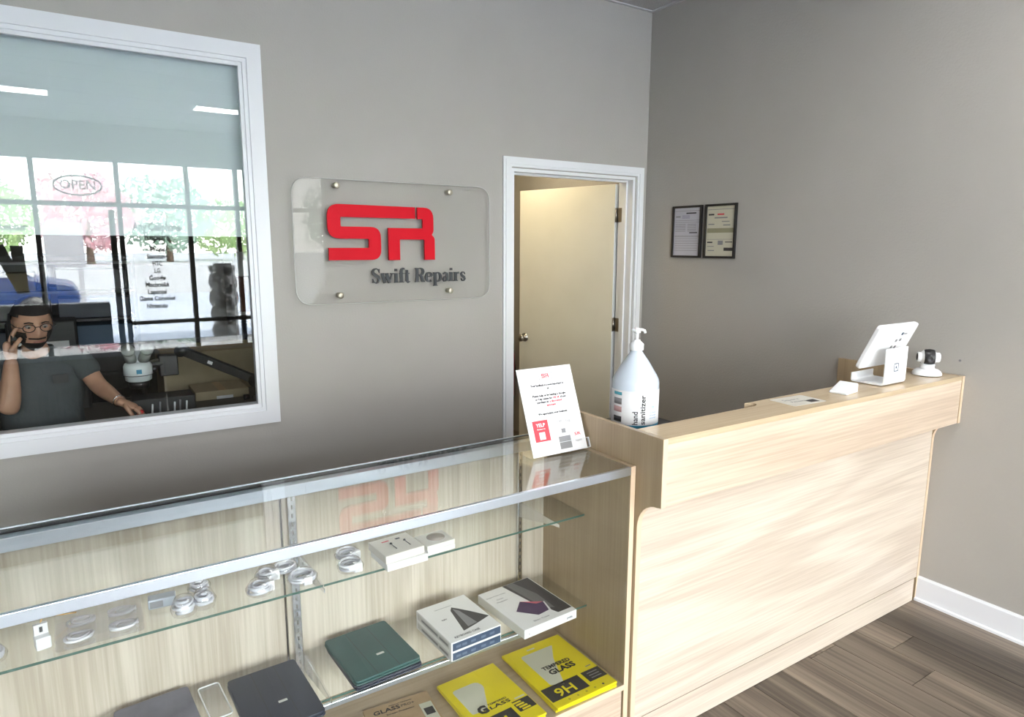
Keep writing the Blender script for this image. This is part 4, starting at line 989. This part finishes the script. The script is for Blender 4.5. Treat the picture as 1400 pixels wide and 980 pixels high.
yellow(-2.200, -1.700, DZ_, .208, .285, .0065, -1.5, 'bottom yellow pack of the left stack', None, 'yellow screen protector packs')
yellow(-2.203, -1.703, DZ_ + .0068, .208, .285, .0065, .5, 'middle yellow pack of the left stack', None, 'yellow screen protector packs')
yellow(-2.202, -1.705, DZ_ + .0136, .206, .285, .0065, 2, 'yellow 9H pack with large round G, top of the left stack', 'B', 'yellow screen protector packs')
kp = box_thing('kraft_pack', 'kraft brown GLASS PRO+ screen protector pack on the case deck', 'pack', -2.445, -1.640, DZ_, .20, .20, .006, -5, m_kraft)
text('lettering', 'GLASS', m_ink, kp, FLAT(-.036, .062, .0062), width=.080, height=.016, bold=.02, depth=.0003)
text('lettering', 'PRO+', m_ink, kp, FLAT(.028, .064, .0062), width=.040, height=.010, depth=.0003)
text('lettering', 'Screen Protector', m_ink, kp, FLAT(.0, .046, .0062), width=.085, height=.006, bold=.01, depth=.0003)
text('lettering', 'PREMIUM TEMPERED', m_ink, kp, FLAT(.01, .082, .0062), width=.070, height=.004, depth=.0003)
MB().box(.056, .094, -.035, .050, .0061, .0064).build('picture_panel', m_silver, kp); MB().box(.062, .090, -.005, .026, .0065, .0067).build('picture_block', m_ink, kp)

# ================================================================== HALL BITS
hb = thing('wall_board', 'narrow pale board on the hall wall, seen at the left of the doorway', 'board', (-.02, 1.618, .99))
o = hb.location
MB(o).box(-.60, .018 - .02, 1.600, 1.619, .99, 1.875).build('board_panel', mat('board_grey', (.40, .40, .34), .6), hb)
MB(o).box(.0 - .02, -.004, 1.594, 1.619, .98, 1.885).build('board_edge', mat('board_edge', (.24, .19, .14), .5), hb)
MB(o).box(-.10, -.045, 1.598, 1.600, 1.74, 1.85).build('notice_paper', m_paper, hb)
for k_ in range(4): MB(o).box(-.09, -.055, 1.5975, 1.598, 1.76 + .02 * k_, 1.765 + .02 * k_).build('print_line', m_dgrey, hb)
ky = thing('key_hook', 'brass key with pale tag on a hook in the hall', 'key', (-.055, 1.61, .93))
MB().tube([(0, .008, .02), (0, -.012, .02), (0, -.014, .03)], .003, 8).build('hook', m_steel, ky)
MB().lathe([(.014, -.004), (.014, .0)], (0, -.010, 0), 14, 'Y').box(-.004, .004, -.014, -.010, -.04, -.01).build('key', mat('brass', (.55, .38, .15), .3, 1), ky)
MB().box(-.012, .016, -.018, -.015, -.09, -.02).build('key_tag', mat('tag_cream', (.62, .55, .42), .6), ky)
fe = thing('fire_extinguisher', 'red fire extinguisher partly hidden at the left of the doorway', 'fire extinguisher', (-.10, 1.50, .32))
MB().lathe([(.05, 0), (.062, .01), (.064, .03), (.064, .36), (.052, .41), (.022, .44), (.018, .46)], n=24).build('cylinder', m_extred, fe)
MB().cyl((0, 0, .45), (0, 0, .50), .018, 12).box(-.012, .012, -.09, .02, .49, .505).box(-.012, .012, -.08, .02, .515, .525).build('valve_handle', m_black, fe)
MB().tube([(.0, .02, .48), (.05, .03, .46), (.075, .02, .38), (.078, 0, .2)], .009, 8).build('hose', m_black, fe)

# ================================================================== REPAIR ROOM
wbn = thing('work_bench', 'dark repair bench along the inside of the wall window', 'bench', (-3.3, .45, 0))
MB(wbn.location).box(-5.0, -1.9, .13, .92, .725, .76).build('bench_top', m_bench, wbn, bevel=.003)
for x in (-4.9, -3.75, -2.0):
    for y in (.18, .87): MB(wbn.location).box(x - .025, x + .025, y - .025, y + .025, 0, .725).build('leg', m_black, wbn)
# microscope
ms = thing('microscope', 'white stereo microscope with two grey eyepieces over the repair bench', 'microscope', (-2.905, .60, .76))
def ML(*p): return p
b = MB(); b.lathe([(.050, .155), (.060, .162), (.062, .185), (.066, .188), (.066, .232), (.060, .246), (.045, .252), (0, .252)], n=28); b.build('optics_body', m_scope, ms)
MB().lathe([(.0625, .1855), (.0665, .1875), (.0665, .190)], n=28, cap=False).build('dark_ring', m_black, ms)
MB().box(-.012, .012, -.0672, -.0662, .20, .222).build('blue_badge', m_bluep, ms)
MB().prism([(-.03, .235), (.05, .235), (.065, .30), (.02, .31)], 'X', -.045, .045).build('head_prism', m_scope, ms, bevel=.008)
for sx in (-1, 1):
    MB().cyl((sx * .028, -.01, .265), (sx * .040, -.075, .318), .026, 20).cyl((sx * .040, -.075, .318), (sx * .042, -.088, .329), .030, 20).build('eyepiece', mat('grey_rubber', (.34, .36, .34), .5), ms)
MB().cyl((.055, 0, .21), (.088, 0, .21), .017, 16).build('focus_knob', m_black, ms)
MB().cyl((0, 0, .12), (0, 0, .158), .046, 24, .050).build('objective', m_black, ms)
MB().cyl((.03, .05, .215), (.15, .06, .235), .028, 14).box(.10, .19, .03, .10, .16, .27).build('holder_bracket', m_black, ms, bevel=.006)
# articulated boom arm
ar = thing('boom_arm', 'black articulated arm angling down to the right across the bench', 'arm', (-2.36, .37, .76))
A0, A1 = Vector((-2.705, .52, 1.065)), Vector((-2.385, .36, .905))
dv = (A1 - A0).normalized(); sd = Vector((dv.y, -dv.x, 0)).normalized(); upv = sd.cross(dv)
def beam(b, p, q, w, h):
    v = [c + sd * sx * w + upv * sz * h for c in (p, q) for sz in (-1, 1) for sx in (-1, 1)]
    b._add([Vector(x) for x in v], [(0, 1, 3, 2), (4, 6, 7, 5), (0, 4, 5, 1), (2, 3, 7, 6), (0, 2, 6, 4), (1, 5, 7, 3)]); return b
beam(MB(ar.location), A0, A1, .018, .022).build('upper_beam', m_black, ar, bevel=.004)
beam(MB(ar.location), A0 + dv * .14 - upv * 0 - sd * .0, A0 + dv * .165, .0185, .008).build('beam_label', m_paper, ar)
MB(ar.location).cyl(A0 - sd * .028, A0 + sd * .028, .030, 18).build('joint', m_black, ar)
MB(ar.location).cyl(A1 - sd * .03, A1 + sd * .03, .032, 18).build('joint', m_black, ar)
MB(ar.location).cyl((-2.375, .355, .762), (-2.375, .355, .90), .022, 16).lathe([(.05, .761), (.05, .775), (.03, .79)], (-2.375, .355, 0), 20).build('arm_base', m_black, ar)
MB(ar.location).box(-2.415, -2.345, .316, .330, .80, .835).build('clamp_plate', m_chrome, ar, bevel=.003)
MB(ar.location).cyl((-2.43, .34, .825), (-2.455, .335, .825), .014, 12).build('clamp_knob', m_black, ar)
# tool caddy, boxes
cdx = thing('tool_caddy', 'black tool caddy with pale handles standing on the repair bench', 'tool caddy', (-2.80, .50, .76))
MB().box(-.15, .13, -.06, .10, .002, .085).build('caddy_body', m_black, cdx, bevel=.004)
for k_, x in enumerate((-.07, -.035, .03, .055, .085)):
    MB().cyl((x, -.066, .012), (x + .004, -.064, .060 + .008 * (k_ % 2)), .0045, 8).build('tool_handle', m_white if k_ % 2 == 0 else m_mgrey, cdx)
cb1 = thing('cardboard_box', 'low tan carton with white label beside the arm foot', 'box', (-2.50, .78, .76))
MB().box(-.14, .135, -.12, .14, .0005, .048).build('carton', m_cardboard, cb1, bevel=.002)
MB().box(-.035, .05, -.122, -.1205, .001, .018).build('shipping_label', m_paper, cb1)
MB().box(-.02, .02, -.12, .14, .048, .0488).build('packing_tape', m_kraft, cb1)
cb2 = thing('cardboard_box', 'big tan carton behind the articulated arm', 'box', (-2.33, 1.20, .0))
MB().box(-.42, .14, -.12, .3, .0, .97).build('carton', m_cardboard, cb2, bevel=.004)
MB().box(-.42, .14, .06, .12, .97, .9715).build('packing_tape', m_kraft, cb2)
# bubble wrapped stack
bs = thing('garden_column', 'bulbous lumpy grey column outside the glass, reflected at the right of the window', 'column', (-1.30, -7.42, .0))
v = []; n, m_ = 40, 90; fs = []
for j in range(m_ + 1):
    z = 1.30 * j / m_
    for i in range(n):
        a = 2 * PI * i / n
        r = .115 + .065 * abs(math.sin(z * 13 + 1.2 * math.sin(a * 2))) + .022 * abs(math.sin(a * 3 + z * 9)) + .004 * math.sin(a * 11 + z * 60)
        if j == m_: r *= .8
        v.append((r * math.cos(a), r * math.sin(a), z))
for j in range(m_):
    for i in range(n): k_ = (i + 1) % n; fs.append((j * n + i, j * n + k_, (j + 1) * n + k_, (j + 1) * n + i))
fs.append(tuple(m_ * n + i for i in range(n)))
b = MB(); b._add(v, fs, True); b.build('shaft', m_bubble, bs)
MB().box(-.11, .11, -.11, .11, 1.295, 1.33).build('cap_stone', m_bubble, bs)
# shelf unit at right with boxes
su = thing('shelf_unit', 'grey shelf unit at the right side of the repair room', 'shelf', (-2.0, 1.95, 0))
for z in (1.13, .90, .66, .40, 1.75): MB(su.location).box(-2.19, -1.80, 1.76, 2.10, z - .02, z).build('shelf_board', m_cardgrey, su)
for x in (-2.205, -1.80): MB(su.location).box(x, x + .015, 1.76, 2.10, 0, 1.9).build('side_panel', m_dgrey, su)
o_ = MB().box(-.10, .10, -.08, .08, 0, .17).build('white_carton', m_paper, None, bevel=.003); o_.location = (-2.07, 1.87, 1.381); tag(o_, 'white dotted carton on top of the brown carton, beyond the boom arm', 'box')
o_ = MB().box(-.10, .10, -.08, .08, 0, .245).build('brown_carton', mat('russet_card', (.16, .06, .03), .6), None, bevel=.003); o_.location = (-2.07, 1.87, 1.1305); tag(o_, 'russet brown carton on the grey shelf, beyond the boom arm', 'box')
for k_ in range(2):
    o_ = MB().box(-.15, .15, -.1, .1, 0, .15).build('storage_bin', m_navy, None, bevel=.004); o_.location = (-2.0, 1.88, .901 - .24 * k_)
    tag(o_, ['navy storage bin on the shelf board below the russet carton', 'navy storage bin on the lower board of the shelf unit'][k_], 'bin', 'navy bins on the shelf unit')
# rack of dark drawers behind the man
rkk = thing('parts_rack', 'dark parts rack with many shelves behind the man', 'rack', (-3.7, 2.2, 0))
b = MB(rkk.location)
MB(rkk.location).box(-4.9, -2.78, 2.48, 2.50, 0, 1.52).build('rack_back', m_black, rkk)
for x in (-4.9, -4.37, -3.84, -3.31, -2.80): MB(rkk.location).box(x, x + .02, 2.1, 2.48, 0, 1.52).build('rack_side', m_dgrey, rkk)
for k_ in range(8): MB(rkk.location).box(-4.88, -2.80, 2.08, 2.48, .14 + .19 * k_, .155 + .19 * k_).build('rack_shelf', m_mgrey if k_ % 3 == 1 else m_dgrey, rkk)
bm = [m_dgrey, m_navy, mat('dull_tan', (.16, .13, .08), .8), m_teal, m_black]
bn = ['dark grey', 'navy', 'dull tan', 'slate blue', 'black']; used = {}
rown = ['lowest', 'second', 'third', 'fourth', 'fifth', 'sixth', 'top']; coln = ['far left', 'left middle', 'right middle', 'far right']
for r_ in range(3, 7):
    for c_ in range(4):
        i_ = (r_ * 3 + c_ * 2) % 5
        o_ = MB().box(-.21, .21, -.14, .14, 0, .12 + .02 * (c_ % 2)).build('parts_bin', bm[i_], None, bevel=.006)
        o_.location = (-4.625 + .53 * c_, 2.27, .1555 + .19 * r_)
        tag(o_, '%s parts bin on the %s shelf of the parts rack, %s bay' % (bn[i_], rown[r_], coln[c_]), 'bin', 'bins in the parts rack')
prn = thing('printer', 'black desktop printer on the bench behind the man', 'printer', (-3.32, 2.0, .0))
MB().box(-.26, .22, -.18, .06, 0, .92).build('cabinet', m_dgrey, prn, bevel=.006)
MB().box(-.20, .17, -.19, .03, .92, 1.13).build('printer_body', m_black, prn, bevel=.015)
MB().box(-.14, .12, -.215, -.188, .96, 1.0).build('paper_tray', m_paper, prn)

# ================================================================== THE MAN
PX, PY = -3.315, .50
man = thing('person', 'bearded man in glasses and charcoal t-shirt holding a phone to his ear', 'person', (PX, PY + .05, 0))
mo = man.location
def skin_mesh(name, verts, edges, radii, roots, material, parent, sub=2, extra=None, join=None):
    me = bpy.data.meshes.new(name); me.from_pydata([tuple(Vector(v) - mo) for v in verts], edges, []); me.update()
    o = bpy.data.objects.new(name, me); COL.objects.link(o)
    s_ = o.modifiers.new('skin', 'SKIN'); s_.use_smooth_shade = True
    sv = me.skin_vertices[0].data
    for i, r in enumerate(radii):
        sv[i].radius = (r, r) if not hasattr(r, '__len__') else r
        sv[i].use_root = i in roots
    ss = o.modifiers.new('sub', 'SUBSURF'); ss.levels = sub; ss.render_levels = sub
    dg = bpy.context.evaluated_depsgraph_get(); ev = o.evaluated_get(dg)
    m2 = bpy.data.meshes.new_from_object(ev); bpy.data.objects.remove(o)
    if join:
        bm_ = bmesh.new(); bm_.from_mesh(m2)
        for j in join:
            t_ = bpy.data.meshes.new('t'); t_.from_pydata([tuple(p) for p in j.v], [], j.f); t_.polygons.foreach_set('use_smooth', [True] * len(j.f)); bm_.from_mesh(t_)
        bm_.to_mesh(m2); bm_.free()
    m2.polygons.foreach_set('use_smooth', [True] * len(m2.polygons))
    m2.materials.clear(); m2.materials.append(material); m2.name = name
    o = bpy.data.objects.new(name, m2); COL.objects.link(o); o.parent = parent; return o
# head surface
HC = Vector((PX + .0, PY - .055, 1.245)); yaw = math.radians(14); tilt = math.radians(8)
HR = Matrix.Translation(HC) @ Matrix.Rotation(yaw, 4, 'Z') @ Matrix.Rotation(tilt, 4, 'X')
def g2(x, z, cx, cz, sx, sz): return math.exp(-((x - cx) / sx) ** 2 - ((z - cz) / sz) ** 2)
def headpt(u, w, off=0):
    # u azimuth (front = -90deg), w polar
    x, y, z = math.sin(w) * math.cos(u), math.sin(w) * math.sin(u), math.cos(w)
    X, Y, Z = .074 * x, .095 * y, .118 * z
    if z < 0: X *= 1 - .30 * (-z) ** 1.5; Y *= 1 - .18 * (-z) ** 2
    if y < 0:
        f = -y
        d = .022 * g2(X, Z, 0, -.020, .012, .022) + .010 * g2(X, Z, 0, .005, .008, .025)           # nose
        d += .006 * g2(X, Z, 0, .030, .045, .010)                                                    # brow
        d -= .011 * (g2(X, Z, .030, .008, .015, .012) + g2(X, Z, -.030, .008, .015, .012))           # sockets
        d += .006 * g2(X, Z, 0, -.052, .022, .006) + .005 * g2(X, Z, 0, -.063, .020, .005) - .003 * g2(X, Z, 0, -.0575, .024, .002)
        d += .010 * g2(X, Z, 0, -.092, .022, .018)                                                   # chin
        Y -= d * f
    p = Vector((X, Y, Z)); 
    if off: p += p.normalized() * off
    return p
hb_ = MB(mo); hb_.X = HR; n, m_ = 56, 44
v = [headpt(2 * PI * i / n, PI * (j + .001) / m_) for j in range(m_ + 1) for i in range(n)]
fs = [(j * n + i, (j + 1) * n + i, (j + 1) * n + (i + 1) % n, j * n + (i + 1) % n) for j in range(m_) for i in range(n)]
hb_._add(v, fs, True)
for sx in (-1, 1): hb_.ball((sx * .074, .010, -.004), .020, 12, 8, .35, .75, 1.45)
neck0 = HR @ Vector((0, .015, -.085))
SHL = Vector((PX + .165, PY + .03, 1.075)); SHR = Vector((PX - .165, PY + .03, 1.075))
ELL = Vector((PX + .225, PY - .02, .935)); WRL = Vector((-3.008, .265, .885)); 
ELR = Vector((-3.425, .345, .868)); WRR = Vector((-3.402, .405, 1.105))
verts = [(PX, PY + .06, .62), (PX, PY + .06, .80), (PX, PY + .05, .95), (PX, PY + .04, 1.06), (PX, PY + .02, 1.115), tuple(neck0)]
rad = [(.12, .09), (.11, .08), (.10, .065), (.07, .045), (.050, .050), (.056, .056)]
edges = [(0, 1), (1, 2), (2, 3), (3, 4), (4, 5)]
def chain(start, pts, rs):
    a = start
    for p, r in zip(pts, rs):
        verts.append(tuple(p)); rad.append(r if hasattr(r, '__len__') else (r, r)); edges.append((a, len(verts) - 1)); a = len(verts) - 1
    return a
chain(3, [SHL, (SHL + ELL) / 2, ELL, (ELL * 2 + WRL) / 3, (ELL + WRL * 2) / 3, WRL], [.052, .046, .042, .042, .034, .025])
chain(3, [SHR, (SHR + ELR) / 2, ELR, (ELR * 2 + WRR) / 3, (ELR + WRR * 2) / 3, WRR], [.052, .048, .043, .045, .036, .026])
# legs (sitting)
for sx in (-1, 1): chain(0, [(PX + sx * .10, PY + .02, .56), (PX + sx * .13, PY - .24, .54), (PX + sx * .13, PY - .32, .48), (PX + sx * .13, PY - .24, .10), (PX + sx * .13, PY - .34, .05)], [.09, .072, .062, .045, .04])
roots = [0]
def hand(wrist, d, palmn, side, curl, spread=.011, L=1.0):
    """palm + five fingers; d = direction of hand, palmn = palm normal, side = toward thumb"""
    d = d.normalized(); side = side.normalized(); palmn = palmn.normalized()
    st_ = len(verts); verts.append(tuple(wrist - d * .018)); rad.append((.027, .022)); roots.append(st_)
    a = chain(st_, [wrist + d * .045, wrist + d * .080], [(.036, .016), (.036, .014)])
    for k_, (ln_, of) in enumerate(((.070, 1.0), (.078, .33), (.072, -.33), (.058, -1.0))):
        b0 = wrist + d * .070 + side * of * .026
        i0 = len(verts); verts.append(tuple(b0)); rad.append((.0095, .0095)); roots.append(i0)
        p = b0; dd = d.copy(); c = curl[k_]; pts_ = []
        for q, fr in enumerate((.30, .40, .32)):
            ang = c * (.6, 1.0, .8)[q]; dd = (dd * math.cos(ang) + palmn * math.sin(ang)).normalized(); p = p + dd * ln_ * fr * L * 1.15; pts_.append(p)
        chain(i0, pts_, [.0090, .0082, .0070])
    b0 = wrist + d * .025 + side * .020; i0 = len(verts); verts.append(tuple(b0)); rad.append((.012, .012)); roots.append(i0)
    chain(i0, [b0 + (side * .8 + d * .6 + palmn * .2).normalized() * .032, b0 + (side * .5 + d * .9 + palmn * .55).normalized() * .062, b0 + (side * .3 + d + palmn * .7).normalized() * .080], [.011, .0095, .008])
dl = Vector((.80, -.30, -.42)); hand(WRL, dl, Vector((-.25, -.1, -1)), Vector((-.3, -.9, .1)), [.55, .45, .5, .6])
dr_ = Vector((.02, -.02, 1)); hand(WRR, dr_, Vector((1, .2, .1)), Vector((.1, -1, 0)), [.35, .45, .55, .6])
body = skin_mesh('body', verts, edges, rad, roots, m_skin, man, 2, join=[hb_])
# t-shirt over torso and upper arms
def loft(rings, n=36):
    b = MB(mo); v = []; fs = []
    for (cx, cy, cz, rx, ry) in rings:
        for i in range(n):
            a = 2 * PI * i / n; c_, s_ = math.cos(a), math.sin(a)
            f = 1 + .012 * math.sin(a * 5 + cz * 30)
            v.append((cx + rx * f * math.copysign(abs(c_) ** .85, c_), cy + ry * f * math.copysign(abs(s_) ** .85, s_), cz))
    for k in range(len(rings) - 1):
        for i in range(n): l = (i + 1) % n; fs.append((k * n + i, k * n + l, (k + 1) * n + l, (k + 1) * n + i))
    return b._add(v, fs, True)
tor = loft([(PX, PY + .06, z, rx, ry) for z, rx, ry in ((.56, .165, .125), (.66, .172, .130), (.74, .166, .125), (.82, .162, .118), (.90, .168, .115), (.98, .176, .112), (1.03, .180, .104), (1.065, .172, .094), (1.09, .140, .082), (1.108, .100, .072), (1.122, .072, .064), (1.132, .066, .062))])
sl = SHL + (ELL - SHL) * .78; sr = SHR + (ELR - SHR) * .55
verts = []; rad = []; edges = []; roots_s = []
for S0, e_, t_ in ((SHL, ELL, sl), (SHR, ELR, sr)):
    sx = 1 if S0 is SHL else -1
    q = S0 + Vector((-.095 * sx, -.004, .0)); roots_s.append(len(verts)); verts.append(tuple(q)); rad.append((.064, .064))
    chain(len(verts) - 1, [S0 + Vector((-.015 * sx, 0, -.008)), S0 + (e_ - S0) * .3, t_], [.062, .062, .064])
sh_ = skin_mesh('t_shirt', verts, edges, rad, roots_s, m_shirt, man, 2, join=[tor])
MB(mo).box(PX + .055, PX + .115, PY - .080, PY - .072, 1.0 - .03, 1.0 + .01).build('chest_print', m_ink, sh_)
verts = [(PX, PY + .06, .60)]; rad = [(.15, .12)]; edges = []
for sx in (-1, 1): chain(0, [(PX + sx * .10, PY + .02, .555), (PX + sx * .13, PY - .24, .54), (PX + sx * .13, PY - .325, .48), (PX + sx * .13, PY - .24, .12)], [.105, .085, .075, .062])
skin_mesh('trousers', verts, edges, rad, [0], m_trouser, man, 2)
for sx in (-1, 1): MB(mo).ball((PX + sx * .13, PY - .30, .045), .05, 16, 10, 1, 2.4, .85).build('shoe', m_black, man)
# hair, beard, brows, eyes, glasses
def headpatch(name, test, off, m):
    b = MB(mo); b.X = HR; N, Mm = 72, 60; keep = {}; vs = []; ff = []
    def idx_(i, j):
        i %= N
        if (i, j) not in keep: keep[(i, j)] = len(vs); vs.append(headpt(2 * PI * i / N, PI * (j + .001) / Mm, off))
        return keep[(i, j)]
    for j in range(Mm):
        for i in range(N):
            c = headpt(2 * PI * (i + .5) / N, PI * (j + .5) / Mm)
            if test(c): ff.append((idx_(i, j), idx_(i, j + 1), idx_(i + 1, j + 1), idx_(i + 1, j)))
    b._add(vs, ff, True); o = b.build(name, m, man)
    sd_ = o.modifiers.new('thick', 'SOLIDIFY'); sd_.thickness = .004; sd_.offset = -1
    return o
headpatch('hair', lambda c: c.z > .040 + .012 * (c.y < -.05) or (c.y > -.01 and c.z > -.03 + .3 * max(0, -c.y)) and c.y > .012 or (c.y > .012 and c.z > -.045), .011, m_hair)
headpatch('beard', lambda c: c.y < .005 and (c.z < -.070 or (abs(c.x) > .040 and c.z < -.02) or (abs(c.x) < .030 and -.049 < c.z < -.041)) and c.z > -.118, .0035, m_hair)
for sx in (-1, 1):
    b = MB(mo); b.X = HR; b.tube([(sx * .015, -.099, .026), (sx * .030, -.097, .031), (sx * .046, -.086, .026)], .003, 6); b.build('eyebrow', m_hair, man)
    b = MB(mo); b.X = HR; b.ball((sx * .030, -.078, .007), .0105, 14, 10, 1.2, 1, .75); eo = b.build('eye', mat('eye_white', (.30, .27, .25), .4), man)
    b = MB(mo); b.X = HR; b.ball((sx * .030, -.0855, .0055), .0048, 10, 8); b.build('iris', m_ink, eo)
gl_ = MB(mo); gl_.X = HR
for sx in (-1, 1):
    gl_.tube([(sx * .032 + .023 * math.cos(2 * PI * k_ / 20), -.104 + .004 * abs(math.cos(2 * PI * k_ / 20)), .006 + .017 * math.sin(2 * PI * k_ / 20)) for k_ in range(20)], .0018, 6, True)
    gl_.tube([(sx * .055, -.100, .008), (sx * .076, -.07, .008), (sx * .078, .0, .008), (sx * .078, .018, -.004)], .0018, 6)
gl_.tube([(-.009, -.104, .010), (0, -.107, .012), (.009, -.104, .010)], .0018, 6)
gl_.build('glasses', m_black, man)
lp = MB(mo); lp.X = HR; lp.tube([(-.020, -.101, -.0575), (0, -.105, -.0570), (.020, -.101, -.0575)], .0025, 6); lp.build('lips', mat('lips', (.30, .10, .09), .5), man)
# wrist band + phone
wb_ = MB(mo); dvv = (WRL - ELL).normalized(); wc_ = WRL - dvv * .01; u_ = dvv.orthogonal().normalized(); w_ = dvv.cross(u_)
wb_.tube([wc_ + (u_ * math.cos(2 * PI * k_ / 20) + w_ * math.sin(2 * PI * k_ / 20)) * .026 for k_ in range(20)], .003, 6, True); wb_.build('bracelet', m_chrome, man)
ph = thing('mobile_phone', 'dark mobile phone held against the ear of the man', 'phone', (PX - .078, PY - .115, 1.165))
pu = Vector((-.04, .55, .83)).normalized(); pn = Vector((1, .15, 0)); pn = (pn - pu * pn.dot(pu)).normalized(); px_ = pn.cross(pu)
ph.rotation_euler = Matrix((px_, pn, pu)).transposed().to_euler()
b = MB(); b.prism([(p[0], p[1]) for p in rrect(-.035, .035, 0, .14, .008)], 'Y', -.004, .004); b.build('phone_body', m_black, ph, bevel=.0015)
MB().box(-.031, .031, .0041, .0046, .006, .134).build('screen', m_dgrey, ph)
scw = thing('red_screwdriver', 'small red-handled driver under the fingers of the man', 'tool', (-2.935, .225, .765))
MB(scw.location).cyl((-2.955, .235, .800), (-2.925, .215, .842), .009, 12).build('handle', m_extred, scw)
MB(scw.location).cyl((-2.955, .235, .800), (-2.975, .245, .772), .0025, 8).build('shaft', m_chrome, scw)
chr_ = thing('office_chair', 'black office chair carrying the man at the repair bench', 'chair', (PX, PY + .12, 0))
MB().prism(rrect(-.23, .23, -.24, .20, .06), 'Z', .42, .485).build('seat', m_black, chr_, bevel=.02)
MB().prism(rrect(-.20, .20, .56, .98, .06), 'Y', .19, .235).build('backrest', m_black, chr_, bevel=.015)
MB().cyl((0, 0, .08), (0, 0, .42), .03, 14).box(-.03, .03, .16, .22, .40, .62).build('column', m_black, chr_)
for k_ in range(5):
    a = 2 * PI * k_ / 5 + .3
    MB().cyl((0, 0, .10), (.28 * math.cos(a), .28 * math.sin(a), .075), .022, 10, .016).build('leg', m_black, chr_)
    MB().ball((.28 * math.cos(a), .28 * math.sin(a), .03), .03, 12, 8).build('caster', m_black, chr_)
